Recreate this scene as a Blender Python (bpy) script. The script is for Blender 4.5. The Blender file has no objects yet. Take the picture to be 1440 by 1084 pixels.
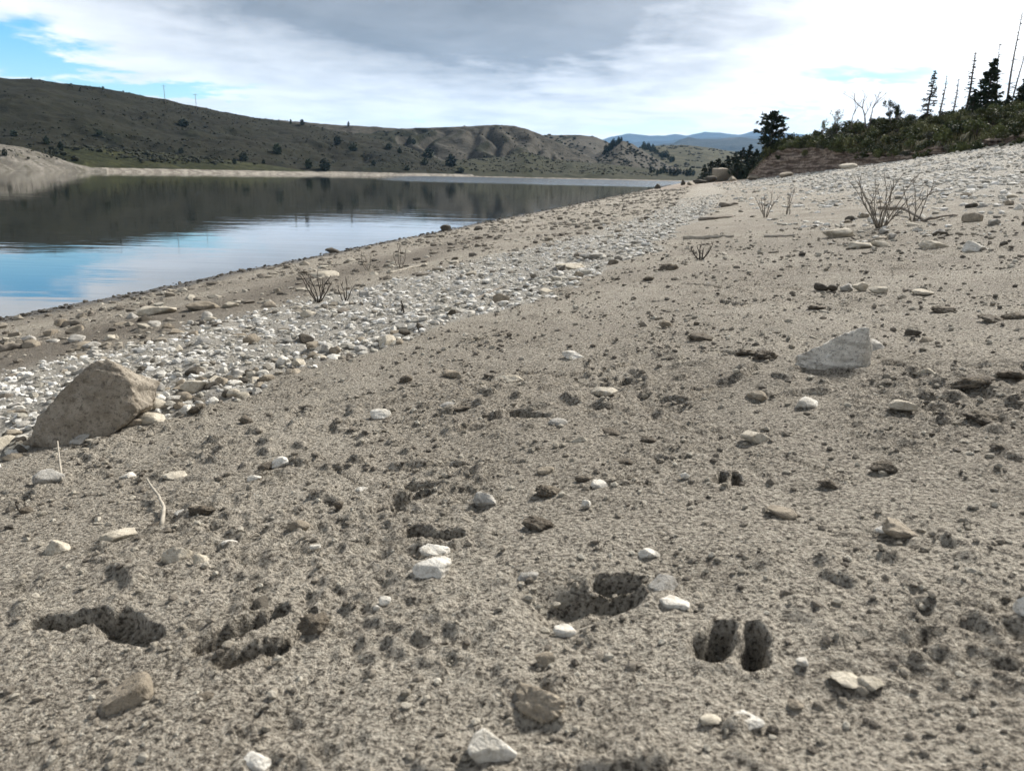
import bpy, bmesh, math, random
import numpy as np
from mathutils import Vector, Matrix
from mathutils.bvhtree import BVHTree

random.seed(7)
RNG = np.random.default_rng(11)
SC = bpy.context.scene
COL = SC.collection

# ------------------------------------------------------------------ camera
F = 1067.0                       # focal length in pixels of the 1440 px wide photograph
PITCH, ROLL, HC = math.radians(15.5), math.radians(1.25), 1.15
cam_d = bpy.data.cameras.new('camera')
cam = bpy.data.objects.new('camera', cam_d)
COL.objects.link(cam)
SC.camera = cam
cam.matrix_world = (Matrix.Translation((0, 0, HC)) @ Matrix.Rotation(math.pi / 2 - PITCH, 4, 'X')
                    @ Matrix.Rotation(ROLL, 4, 'Z'))
cam_d.sensor_width = 36
cam_d.lens = F / 1440 * 36
cam_d.clip_start, cam_d.clip_end = 0.05, 40000
cam_d.dof.use_dof = True
cam_d.dof.focus_distance = 2.6
cam_d.dof.aperture_fstop = 8.0

# ------------------------------------------------------------------ light
SUN_AZ, SUN_EL = math.radians(38), math.radians(36)
sun_d = bpy.data.lights.new('sun', 'SUN')
sun_d.energy, sun_d.angle, sun_d.color = 1.5, math.radians(10), (1.0, 0.955, 0.885)
sun = bpy.data.objects.new('sun', sun_d)
COL.objects.link(sun)
S = Vector((math.sin(SUN_AZ) * math.cos(SUN_EL), math.cos(SUN_AZ) * math.cos(SUN_EL), math.sin(SUN_EL)))
sun.rotation_euler = S.to_track_quat('Z', 'Y').to_euler()
SC.view_settings.view_transform = 'Standard'
SC.view_settings.look = 'None'
SC.view_settings.gamma = 1
SC.view_settings.exposure = 2.6
SC.cycles.use_denoising = True
SC.cycles.max_bounces = 6
SC.cycles.volume_bounces = 1

_R = np.array(cam.matrix_world.to_3x3())
def ray(px, py):
    v = _R @ np.array([(px - 720) / F, -(py - 542) / F, -1.0])
    return v / np.linalg.norm(v)
def azel(px, py):
    r = ray(px, py)
    return math.atan2(r[0], r[1]), math.asin(r[2])

class NT:
    """small helper to write shader maths"""
    def __init__(s, tree): s.t = tree; s.n = tree.nodes; s.l = tree.links
    def node(s, kind, **kw):
        n = s.n.new(kind)
        for k, v in kw.items(): setattr(n, k, v)
        return n
    def put(s, sock, v):
        if v is None: return
        if isinstance(v, bpy.types.NodeSocket): s.l.new(v, sock)
        else: sock.default_value = v
    def m(s, op, a, b=None, c=None, clamp=False):
        n = s.node('ShaderNodeMath', operation=op, use_clamp=clamp)
        for i, v in enumerate((a, b, c)): s.put(n.inputs[i], v)
        return n.outputs[0]
    def add(s, a, b): return s.m('ADD', a, b)
    def mul(s, a, b): return s.m('MULTIPLY', a, b)
    def step(s, x, lo, hi, a=0.0, b=1.0):
        n = s.node('ShaderNodeMapRange', interpolation_type='SMOOTHSTEP', clamp=True)
        for i, v in enumerate((x, lo, hi, a, b)): s.put(n.inputs[i], v)
        return n.outputs[0]
    def mix(s, f, a, b, blend='MIX'):
        n = s.node('ShaderNodeMix', data_type='RGBA', blend_type=blend)
        s.put(n.inputs[0], f)
        for i, v in ((6, a), (7, b)):
            if isinstance(v, tuple) and len(v) == 3: v = v + (1,)
            s.put(n.inputs[i], v)
        return n.outputs[2]
    def noise(s, vec, scale, detail=4, rough=0.55, out=0, dist=0.0):
        n = s.node('ShaderNodeTexNoise')
        s.put(n.inputs['Vector'], vec)
        n.inputs['Scale'].default_value = scale
        n.inputs['Detail'].default_value = detail
        n.inputs['Roughness'].default_value = rough
        n.inputs['Distortion'].default_value = dist
        return n.outputs[out]
    def comb(s, x, y, z):
        n = s.node('ShaderNodeCombineXYZ')
        for i, v in enumerate((x, y, z)): s.put(n.inputs[i], v)
        return n.outputs[0]
    def vmul(s, v, k):
        n = s.node('ShaderNodeVectorMath', operation='MULTIPLY')
        s.put(n.inputs[0], v); n.inputs[1].default_value = k
        return n.outputs[0]

# ------------------------------------------------------------------ world: Nishita sky behind procedural clouds
world = bpy.data.worlds.new('World')
SC.world = world
world.use_nodes = True
W = NT(world.node_tree)
W.n.clear()
STR = 0.05
SKY_K = 0.170
sky = W.node('ShaderNodeTexSky', sky_type='NISHITA', sun_disc=False)
sky.sun_elevation, sky.sun_rotation = SUN_EL, SUN_AZ
sky.air_density, sky.dust_density, sky.ozone_density = 1.0, 0.3, 2.0
tc = W.node('ShaderNodeTexCoord')
sep = W.node('ShaderNodeSeparateXYZ')
W.l.new(tc.outputs['Generated'], sep.inputs[0])
dx, dy, dz = sep.outputs
az = W.m('ARCTAN2', dx, dy)
el = W.m('ARCSINE', dz)
# clouds lie on a plane overhead: perspective squeezes them towards the horizon
den = W.add(W.m('MAXIMUM', dz, 0.0), 0.10)
cp = W.comb(W.m('DIVIDE', dx, den), W.m('DIVIDE', dy, den), 0.0)
n_big = W.noise(cp, 0.55, 5, 0.55, dist=0.4)
n_mid = W.noise(cp, 1.7, 6, 0.6, dist=0.3)
n_fine = W.noise(cp, 5.0, 5, 0.6)
wx = W.mul(W.add(n_mid, -0.5), 0.30)
wy = W.mul(W.add(n_big, -0.5), 0.10)
azw, elw = W.add(az, wx), W.add(el, W.add(wy, W.mul(W.add(n_fine, -0.5), 0.05)))
def blob(px, py, sx, sy, warped=True):
    a, e = azel(px, py)
    u = W.m('DIVIDE', W.m('SUBTRACT', azw if warped else az, a), sx / F)
    v = W.m('DIVIDE', W.m('SUBTRACT', elw if warped else el, e), sy / F)
    r2 = W.add(W.mul(u, u), W.mul(v, v))
    return W.m('EXPONENT', W.mul(r2, -1.0))
white = W.add(1.18, W.add(W.mul(W.step(n_mid, .36, .60), 0.30), W.mul(n_fine, 0.22)))
streak = W.noise(W.comb(W.mul(az, 3.0), W.mul(el, 24.0), 0.0), 1.6, 5, 0.6, dist=0.5)
white = W.add(white, W.mul(W.add(streak, -0.5), 0.9))
veil = W.noise(W.comb(W.mul(az, 7.0), W.mul(el, 4.0), 0.0), 1.5, 5, 0.6, dist=0.3)
dark = W.add(W.mul(blob(660, -52, 440, 135), 1.6), W.add(W.mul(blob(740, 58, 130, 40), 0.40), W.mul(blob(330, -25, 120, 45), .25)))
dark = W.m('MINIMUM', W.m('MAXIMUM', W.add(dark, W.mul(W.add(veil, -.5), W.mul(dark, .6))), 0.0), 1.0)
over = W.step(elw, math.radians(15), math.radians(28))
val = W.mul(W.m('SUBTRACT', 1.0, dark), white)
val = W.add(val, W.mul(dark, W.add(0.10, W.mul(n_mid, 0.44))))
overval = W.add(0.15, W.mul(n_big, 0.36))
val = W.add(W.mul(val, W.m('SUBTRACT', 1.0, over)), W.mul(over, overval))
glow = blob(1500, 0, 420, 190, False)
val = W.add(val, W.mul(glow, .55))
tint = W.mix(W.m('MINIMUM', W.m('MAXIMUM', dark, over), 1.0), (1.02, 1.0, 0.97), (0.95, 0.98, 1.04))
cloud = W.node('ShaderNodeVectorMath', operation='SCALE')
W.l.new(tint, cloud.inputs[0]); W.put(cloud.inputs['Scale'], W.mul(val, SKY_K / STR))
gap = None
for b in ((5, 74, 85, 36, 1.05), (215, 116, 90, 13, 1.1), (1255, 103, 110, 18, .72), (1110, 160, 95, 7, .6), (905, 186, 150, 9, .6), (600, 172, 40, 6, .5),
          (-250, 120, 160, 60, .9), (1700, 120, 200, 40, .7)):
    k = W.mul(blob(*b[:4]), b[4])
    gap = k if gap is None else W.m('MAXIMUM', gap, k)
gap = W.step(W.add(gap, W.mul(W.add(n_fine, -0.5), 0.8)), 0.25, 0.75)
hs = W.node('ShaderNodeHueSaturation')
hs.inputs['Saturation'].default_value = 1.75
hs.inputs['Value'].default_value = 0.56
W.l.new(sky.outputs[0], hs.inputs['Color'])
col = W.mix(gap, cloud.outputs[0], hs.outputs[0])
bg = W.node('ShaderNodeBackground')
bg.inputs['Strength'].default_value = STR
W.l.new(col, bg.inputs['Color'])
wo = W.node('ShaderNodeOutputWorld')
W.l.new(bg.outputs[0], wo.inputs[0])

# ------------------------------------------------------------------ generic builders
def link(name, me, mat=None, parent=None, loc=None, smooth=True):
    o = bpy.data.objects.new(name, me)
    COL.objects.link(o)
    if mat is not None and not me.materials: me.materials.append(mat)
    if parent is not None: o.parent = parent
    if loc is not None: o.location = loc
    return o
def mesh_np(name, V, Fc, smooth=True):
    """V (n,3), Fc (m,3) or (m,4) arrays"""
    V = np.asarray(V, np.float32); Fc = np.asarray(Fc, np.int32)
    me = bpy.data.meshes.new(name)
    k = Fc.shape[1]
    me.vertices.add(len(V)); me.vertices.foreach_set('co', V.ravel())
    me.loops.add(Fc.size); me.loops.foreach_set('vertex_index', Fc.ravel())
    me.polygons.add(len(Fc))
    me.polygons.foreach_set('loop_start', np.arange(0, Fc.size, k, dtype=np.int32))
    me.polygons.foreach_set('use_smooth', np.full(len(Fc), smooth, bool))
    me.update(calc_edges=True)
    return me
def attr(me, name, vals):
    a = me.attributes.new(name, 'FLOAT', 'POINT')
    a.data.foreach_set('value', np.asarray(vals, np.float32))
def tag(o, label=None, cat=None, group=None, kind=None):
    if label: o['label'] = label
    if cat: o['category'] = cat
    if group: o['group'] = group
    if kind: o['kind'] = kind
    return o
def empty(name, loc):
    o = bpy.data.objects.new(name, None)
    o.empty_display_size = 0.1
    o.location = loc
    COL.objects.link(o)
    return o
class MB:
    """collects tubes and faces into one mesh of mixed polygons"""
    def __init__(s): s.v = []; s.f = []
    def tube(s, pts, radii, n=5):
        b = len(s.v); pts = [Vector(p) for p in pts]
        for i, p in enumerate(pts):
            d = (pts[min(i + 1, len(pts) - 1)] - pts[max(i - 1, 0)])
            d = d.normalized() if d.length > 1e-9 else Vector((0, 0, 1))
            a = d.cross(Vector((0.13, 0.31, 0.94)))
            if a.length < 0.05: a = d.cross(Vector((1, 0, 0)))
            a.normalize(); c = d.cross(a)
            for k in range(n):
                t = 2 * math.pi * k / n
                s.v.append(p + (a * math.cos(t) + c * math.sin(t)) * radii[i])
        for i in range(len(pts) - 1):
            for k in range(n):
                k2 = (k + 1) % n
                s.f.append((b + i * n + k, b + i * n + k2, b + (i + 1) * n + k2, b + (i + 1) * n + k))
        s.f.append(tuple(b + k for k in range(n))[::-1])
        s.f.append(tuple(b + (len(pts) - 1) * n + k for k in range(n)))
    def leaf(s, c, u, v):
        b = len(s.v); c = Vector(c)
        s.v += [c - u, c + v * 0.55, c + u, c - v * 0.55]
        s.f.append((b, b + 1, b + 2, b + 3))
    def mesh(s, name, smooth=True):
        me = bpy.data.meshes.new(name)
        me.from_pydata([tuple(v) for v in s.v], [], s.f)
        if smooth: me.polygons.foreach_set('use_smooth', [True] * len(me.polygons))
        me.update()
        return me

# ------------------------------------------------------------------ noise in numpy
def _hash(ix, iy, seed):
    h = (ix * 374761393 + iy * 668265263 + seed * 1442695041) & 0xffffffff
    h = ((h ^ (h >> 13)) * 1274126177) & 0xffffffff
    return h ^ (h >> 16)
def perlin(x, y, seed=0):
    x = np.asarray(x, float); y = np.asarray(y, float)
    xi = np.floor(x).astype(np.int64); yi = np.floor(y).astype(np.int64)
    fx, fy = x - xi, y - yi
    u = fx * fx * fx * (fx * (fx * 6 - 15) + 10); v = fy * fy * fy * (fy * (fy * 6 - 15) + 10)
    def g(ox, oy):
        a = (_hash(xi + ox, yi + oy, seed) & 0xffff) * (2 * math.pi / 65536)
        return np.cos(a) * (fx - ox) + np.sin(a) * (fy - oy)
    n0 = g(0, 0) * (1 - u) + g(1, 0) * u
    n1 = g(0, 1) * (1 - u) + g(1, 1) * u
    return (n0 * (1 - v) + n1 * v) * 1.5
def fbm(x, y, seed=0, octv=4, gain=0.5):
    s = 0; a = 1.0
    for i in range(octv):
        s = s + a * perlin(x * 2 ** i + 17.3 * i, y * 2 ** i - 9.1 * i, seed + i); a *= gain
    return s
def sstep(x, a, b):
    t = np.clip((x - a) / (b - a), 0, 1)
    return t * t * (3 - 2 * t)

# ------------------------------------------------------------------ the shore as a height field
K, X0 = 0.235, -5.3
CO = 1 / math.sqrt(1 + K * K)
def shore_d(x, y):                                   # metres uphill from the waterline
    return (x - X0 - K * y) * CO
def G(x, y):                                         # broad shape of the shore, water surface at z = 0
    d = shore_d(x, y)
    z = 0.115 * d + 0.0085 * (np.clip(d, 7, 22) - 7) ** 2 + np.maximum(d - 22, 0) * 0.03
    return np.maximum(z, -2.6)
def hit(px, py, far=420):
    r = ray(px, py)
    t = 0.5 * 1.003 ** np.arange(2300)
    t = t[t < far]
    below = r[2] * t + HC < G(r[0] * t, r[1] * t)
    i = int(np.argmax(below)) if below.any() else len(t) - 1
    return float(r[0] * t[i]), float(r[1] * t[i]), float(t[i])
# edges of the white pebble band, in metres uphill against distance
BY = np.array([0, 2, 2.9, 4.15, 5.7, 9.5, 14, 30, 90])
BN = np.array([3.0, 3.42, 3.86, 4.33, 4.66, 5.0, 5.4, 6.0, 6.5])
BF = np.array([2.0, 2.3, 2.35, 2.45, 2.85, 3.75, 4.3, 4.9, 5.0])
def band(x, y):                                      # 1 inside the pebble band
    d = shore_d(x, y); w = 0.22 * perlin(x * 1.3, y * 1.3, 5) + 0.1 * perlin(x * 4, y * 4, 6)
    n = np.interp(y, BY, BN) + w; f = np.interp(y, BY, BF) + w
    return sstep(d, f - 0.25, f + 0.25) * (1 - sstep(d, n - 0.06, n + 0.08)) * (1 - 0.6 * sstep(y, 9, 22))
def upper(x, y):                                     # pale stony slope below the bank
    d = shore_d(x, y); w = 1.0 * perlin(x * .35, y * .35, 8)
    return sstep(d + w, 7.3, 9.6) * sstep(y, 6, 10) * (1 - sstep(y, 55, 85))
# hoof prints and scrapes: (x0, y0, x1, y1 in photo pixels, half width in m, depth in m)
PRINTS = [(290, 918, 392, 868, .0185, .042), (318, 940, 398, 908, .0150, .040), (384, 928, 440, 866, .011, .030),
          (55, 890, 178, 884, .013, .022), (165, 892, 212, 908, .020, .014),
          (792, 860, 870, 844, .050, .028), (846, 828, 902, 824, .013, .028),
          (998, 920, 1019, 891, .0215, .040), (1058, 932, 1060, 893, .0170, .042),
          (548, 708, 600, 690, .034, .030), (575, 684, 622, 680, .016, .024), (532, 716, 562, 718, .020, .024),
          (1012, 677, 1018, 667, .0125, .032), (1037, 678, 1034, 667, .0125, .032),
          (580, 748, 612, 752, .020, .026), (612, 756, 646, 755, .016, .028), (725, 582, 765, 586, .024, .03), (830, 578, 846, 574, .016, .02),
          (852, 537, 862, 534, .02, .03), (876, 540, 880, 536, .022, .035), (845, 683, 912, 680, .012, .012),
          (975, 546, 1005, 546, .012, .02), (868, 672, 905, 668, .008, .01), (1020, 425, 1052, 427, .03, .03),
          (1100, 640, 1190, 670, .012, .006), (465, 655, 520, 690, .006, .008),
          (735, 525, 800, 528, .013, .022), (800, 528, 890, 512, .012, .020), (600, 655, 735, 650, .009, .016), (1015, 500, 1045, 505, .012, .02), (655, 600, 700, 585, .012, .016),
          (960, 400, 1010, 402, .03, .025), (1085, 405, 1120, 403, .03, .025), (545, 596, 640, 580, .012, .012)]
_PR = []
for a, b, c, d_, w_, dep in PRINTS:
    p, q = hit(a, b), hit(c, d_)
    _PR.append((p[0], p[1], q[0], q[1], w_, dep))
def wl(amp, lam, step):                              # drop detail the mesh is too coarse for
    return amp * sstep(lam / step, 2.2, 4.5)
def micro(x, y, step):
    d = shore_d(x, y)
    bn = band(x, y); up = upper(x, y)
    z = 0.020 * perlin(x / 1.4, y / 1.4, 20) + 0.010 * perlin(x / .45, y / .45, 21)
    z = z + wl(0.0065, .15, step) * perlin(x / .15, y / .15, 22)
    patch = 0.22 + 1.0 * sstep(perlin(x / .5, y / .5, 23) + .5 * perlin(x / .17, y / .17, 24), -.35, .55)
    z = z + patch * wl(0.0070, .055, step) * (0.35 - np.abs(perlin(x / .055, y / .055, 25)) * 1.6)
    z = z + patch * wl(0.0080, .026, step) * (perlin(x / .026, y / .026, 26) - .35 * np.abs(perlin(x / .034, y / .034, 28)))
    z = z + patch * wl(0.0042, .015, step) * perlin(x / .014, y / .014, 27)
    # crusts and little ridges of dried mud, clustered
    cl = sstep(perlin(x / .8, y / .8, 29) + .4 * perlin(x / .3, y / .3, 36), -.15, .45)
    z = z + cl * wl(0.019, .16, step * .7) * np.maximum(0, .42 - np.abs(perlin(x / .13, y / .16, 30))) * sstep(perlin(x / .11, y / .09, 37), -.2, .4) * (1 - bn)
    z = z + cl * wl(0.013, .10, step * .7) * sstep(perlin(x / .07, y / .06, 32), .25, .6) * (1 - bn)
    z = z + (bn + up) * 0.02 * perlin(x / .12, y / .12, 33)
    t = (y + K * x) * CO
    far = sstep(y, 8, 30)
    z = z + far * 0.10 * perlin(x / 5, y / 5, 34) * sstep(d, .5, 3)
    z = z * sstep(d, -.3, .5) + 0.012 * perlin(t / .4, d / .2, 35) * (1 - sstep(np.abs(d), .4, 1.0))
    for ax, ay, bx, by, w, dep in _PR:
        m = (np.abs(x - (ax + bx) / 2) < .5) & (np.abs(y - (ay + by) / 2) < .6) if x.ndim else None
        if m is not None:
            if not m.any(): continue
            xs, ys = x[m], y[m]
        else: xs, ys = x, y
        ex, ey = bx - ax, by - ay; L2 = ex * ex + ey * ey + 1e-9
        u = np.clip(((xs - ax) * ex + (ys - ay) * ey) / L2, 0, 1)
        q = np.hypot(xs - ax - u * ex, ys - ay - u * ey) / (w * (1.12 - .42 * u))
        q = q + .32 * perlin(xs / max(w * 1.3, .02), ys / max(w * 1.3, .02), 40)
        keep = sstep(q, .9, 1.5)
        if m is not None: z[m] *= .12 + .88 * keep
        dz = -dep * (1 - sstep(q, .25, 1.15)) * (1 + .35 * perlin(xs / max(w * .7, .02), ys / max(w * .7, .02), 42)) + dep * .10 * np.exp(-((q - 1.35) / .35) ** 2)
        if m is not None: z[m] += dz
        else: z = z + dz
    return z
FC = (0.0, -0.9)
def step_at(x, y):
    r = np.hypot(x - FC[0], y - FC[1])
    return np.where(r < 3.2, r * .0022, np.where(r < 9, r * .0030, r * .007))
def Z(x, y):
    x = np.atleast_1d(np.asarray(x, float)); y = np.atleast_1d(np.asarray(y, float))
    return G(x, y) + micro(x, y, step_at(x, y))
def z1(x, y): return float(Z(x, y)[0])

def build_shore():
    a0 = math.radians(43)
    ang = np.concatenate([np.arange(-math.pi, -1.1, .07), np.arange(-1.1, -a0, .012), np.arange(-a0, a0, .0019),
                          np.arange(a0, 1.1, .012), np.arange(1.1, math.pi, .07)])
    def geo(a, b, q): return a * q ** np.arange(int(math.log(b / a) / math.log(q)))
    rad = np.concatenate([geo(.1, 1.35, 1.09), geo(1.35, 3.2, 1.0034), geo(3.2, 9, 1.0056), geo(9, 60, 1.014), geo(60, 420, 1.03)])
    A, Rr = np.meshgrid(ang, rad)
    x = (FC[0] + Rr * np.sin(A)).ravel(); y = (FC[1] + Rr * np.cos(A)).ravel()
    z = Z(x, y)
    na, nr = len(ang), len(rad)
    i = np.arange(nr - 1)[:, None] * na; j = np.arange(na)[None, :]; j2 = (j + 1) % na
    q = np.stack([i + j, i + na + j, i + na + j2, i + j2], -1).reshape(-1, 4)[:, ::-1]
    me = mesh_np('shore', np.stack([x, y, z], 1), q)
    d = shore_d(x, y)
    attr(me, 'pale', np.clip(band(x, y) + .75 * upper(x, y), 0, 1))
    strip = sstep(d, 1.3, 1.9) * (1 - sstep(d + .3 * perlin(x * .8, y * .8, 50), 2.1, 2.6)) * (1 - sstep(y, 9, 14))
    attr(me, 'soil', strip)
    attr(me, 'wet', 1 - sstep(d + .12 * perlin(x * 2, y * 2, 51), .12, .55))
    return me

def sand_material():
    m = bpy.data.materials.new('lake_sand'); m.use_nodes = True
    T = NT(m.node_tree); b = T.n['Principled BSDF']
    pos = T.node('ShaderNodeNewGeometry').outputs['Position']
    def at(name): return T.node('ShaderNodeAttribute', attribute_name=name).outputs['Fac']
    n1 = T.noise(pos, 1.3, 5); n2 = T.noise(pos, 9, 5, .6); n3 = T.noise(pos, 70, 4, .7); n4 = T.noise(pos, 230, 3, .7)
    n5 = T.noise(pos, 130, 4, .75)
    c = T.mix(T.step(n1, .35, .68), (.38, .338, .276), (.50, .452, .375))
    n0 = T.noise(pos, .55, 4, .6)
    c = T.mix(T.mul(T.step(n0, .52, .66), .32), c, (.19, .165, .13))
    c = T.mix(T.mul(T.step(n2, .50, .70), .5), c, (.21, .187, .15))
    c = T.mix(T.mul(T.step(n3, .55, .65), .6), c, (.10, .084, .064))
    c = T.mix(T.mul(T.step(n5, .52, .59), .85), c, (.05, .042, .032))
    c = T.mix(T.mul(T.step(n4, .55, .64), .8), c, (.05, .042, .033))
    c = T.mix(T.mul(T.step(n5, .465, .38), .75), c, (.66, .61, .52))
    sx = T.node('ShaderNodeSeparateXYZ'); T.l.new(pos, sx.inputs[0])
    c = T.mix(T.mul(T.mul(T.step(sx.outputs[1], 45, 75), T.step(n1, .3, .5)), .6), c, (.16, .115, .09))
    p = at('pale')
    pc = T.mix(T.step(n3, .35, .65), (.27, .25, .215), (.50, .48, .435))
    c = T.mix(T.mul(p, .92), c, pc)
    c = T.mix(T.mul(at('soil'), .65), c, (.12, .10, .078))
    w = at('wet')
    c = T.mix(T.mul(w, .85), c, (.05, .043, .036))
    T.l.new(c, b.inputs['Base Color'])
    T.put(b.inputs['Roughness'], T.step(w, 0, 1, .95, .45))
    b.inputs['Specular IOR Level'].default_value = 0.25
    h = T.add(T.mul(n4, .5), T.add(T.mul(n5, 1.0), T.mul(n3, 1.2)))
    bp = T.node('ShaderNodeBump'); bp.inputs['Strength'].default_value = 1.0; bp.inputs['Distance'].default_value = 0.024
    T.l.new(h, bp.inputs['Height']); T.l.new(bp.outputs[0], b.inputs['Normal'])
    return m
M_SAND = sand_material()
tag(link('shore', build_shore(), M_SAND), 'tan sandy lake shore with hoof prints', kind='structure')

# lake bed and land far beyond, one sheet to the horizon
def plane(name, s, z):
    return mesh_np(name, [(-s, -s, z), (s, -s, z), (s, s, z), (-s, s, z)], [(0, 1, 2, 3)])
def simple_mat(name, colour, rough=.9, var=.35, scale=3.0, bump=0.0, bdist=.02, obj_random=0.0, coords='Object'):
    m = bpy.data.materials.new(name); m.use_nodes = True
    T = NT(m.node_tree); b = T.n['Principled BSDF']
    pos = T.node('ShaderNodeTexCoord').outputs[coords]
    n = T.noise(pos, scale, 5, .6); n2 = T.noise(pos, scale * 6, 4, .65)
    dk = tuple(c * (1 - var) for c in colour); lt = tuple(min(1, c * (1 + var)) for c in colour)
    c = T.mix(T.step(T.add(T.mul(n, .65), T.mul(n2, .35)), .36, .64), dk, lt)
    if obj_random:
        r = T.node('ShaderNodeObjectInfo').outputs['Random']
        h = T.node('ShaderNodeHueSaturation'); T.put(h.inputs['Value'], T.step(r, 0, 1, 1 - obj_random, 1 + obj_random)); T.l.new(c, h.inputs['Color']); c = h.outputs[0]
    T.l.new(c, b.inputs['Base Color']); b.inputs['Roughness'].default_value = rough
    b.inputs['Specular IOR Level'].default_value = 0.2
    if bump:
        bp = T.node('ShaderNodeBump'); bp.inputs['Strength'].default_value = bump; bp.inputs['Distance'].default_value = bdist
        T.l.new(T.add(n, T.mul(n2, .6)), bp.inputs['Height']); T.l.new(bp.outputs[0], b.inputs['Normal'])
    return m
tag(link('ground', plane('ground', 11800, -3.2), simple_mat('far_ground', (.10, .095, .06), scale=.01)), kind='structure')

# ------------------------------------------------------------------ the lake
def water_material():
    m = bpy.data.materials.new('lake_water'); m.use_nodes = True
    T = NT(m.node_tree); b = T.n['Principled BSDF']
    pos = T.node('ShaderNodeNewGeometry').outputs['Position']
    s = T.node('ShaderNodeSeparateXYZ'); T.l.new(pos, s.inputs[0])
    b.inputs['Base Color'].default_value = (.012, .014, .011, 1)
    b.inputs['IOR'].default_value = 1.55
    b.inputs['Specular IOR Level'].default_value = 1.0
    # long low ripples lying across the view, a ruffled streak far out towards the head of the lake
    r1 = T.noise(T.vmul(pos, (.30, 1.5, 1)), 1.0, 3, .5, dist=.5)
    r2 = T.noise(T.vmul(pos, (.8, 5.0, 1)), 1.0, 3, .5)
    wind = T.noise(T.vmul(pos, (.02, .05, 1)), 1.0, 3, .6)
    ruff = T.mul(T.step(s.outputs[1], 95, 135), T.step(T.m('SUBTRACT', s.outputs[0], T.mul(s.outputs[1], -.14)), -8, 14))
    amp = T.add(T.step(wind, .42, .66, .55, 1.15), T.mul(ruff, 70.0))
    h = T.mul(T.add(T.mul(r1, .0050), T.mul(r2, .0014)), amp)
    bp = T.node('ShaderNodeBump'); bp.inputs['Strength'].default_value = 1.0; bp.inputs['Distance'].default_value = 1.0
    T.l.new(h, bp.inputs['Height']); T.l.new(bp.outputs[0], b.inputs['Normal'])
    T.put(b.inputs['Roughness'], T.add(.02, T.mul(ruff, .22)))
    return m
tag(link('lake_water', mesh_np('lake_water', [(-900, -60, 0), (420, -60, 0), (420, 900, 0), (-900, 900, 0)], [(0, 1, 2, 3)]), water_material()), kind='structure')

# ------------------------------------------------------------------ hills beyond the lake
def hill_mat(name, dark, mid, light, bare, bare_amt=.5, scale=.03):
    m = bpy.data.materials.new(name); m.use_nodes = True
    T = NT(m.node_tree); b = T.n['Principled BSDF']
    pos = T.node('ShaderNodeNewGeometry').outputs['Position']
    n1 = T.noise(pos, scale, 6, .6); n2 = T.noise(pos, scale * 5, 6, .65); n3 = T.noise(pos, scale * 18, 4, .6)
    c = T.mix(T.step(n1, .35, .65), dark, mid)
    c = T.mix(T.mul(T.step(n2, .47, .65), .8), c, light)
    c = T.mix(T.mul(T.step(n3, .5, .62), .85), c, dark)
    a = T.node('ShaderNodeAttribute', attribute_name='bare').outputs['Fac']
    bc = T.mix(T.step(n3, .35, .65), tuple(v * .62 for v in bare), bare)
    c = T.mix(T.mul(T.step(T.add(a, T.mul(T.add(n2, -.5), .9)), .35, .65), bare_amt), c, bc)
    p = T.node('ShaderNodeAttribute', attribute_name='beach').outputs['Fac']
    c = T.mix(T.step(T.add(p, T.mul(T.add(n3, -.5), .5)), .4, .6), c, T.mix(T.step(n3, .4, .6), (.15, .135, .115), (.27, .25, .215)))
    T.l.new(c, b.inputs['Base Color']); b.inputs['Roughness'].default_value = 1; b.inputs['Specular IOR Level'].default_value = .1
    bp = T.node('ShaderNodeBump'); bp.inputs['Strength'].default_value = .8; bp.inputs['Distance'].default_value = .5 / (scale * 30)
    T.l.new(T.add(n2, n3), bp.inputs['Height']); T.l.new(bp.outputs[0], b.inputs['Normal'])
    return m
HILLS = {}
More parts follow.
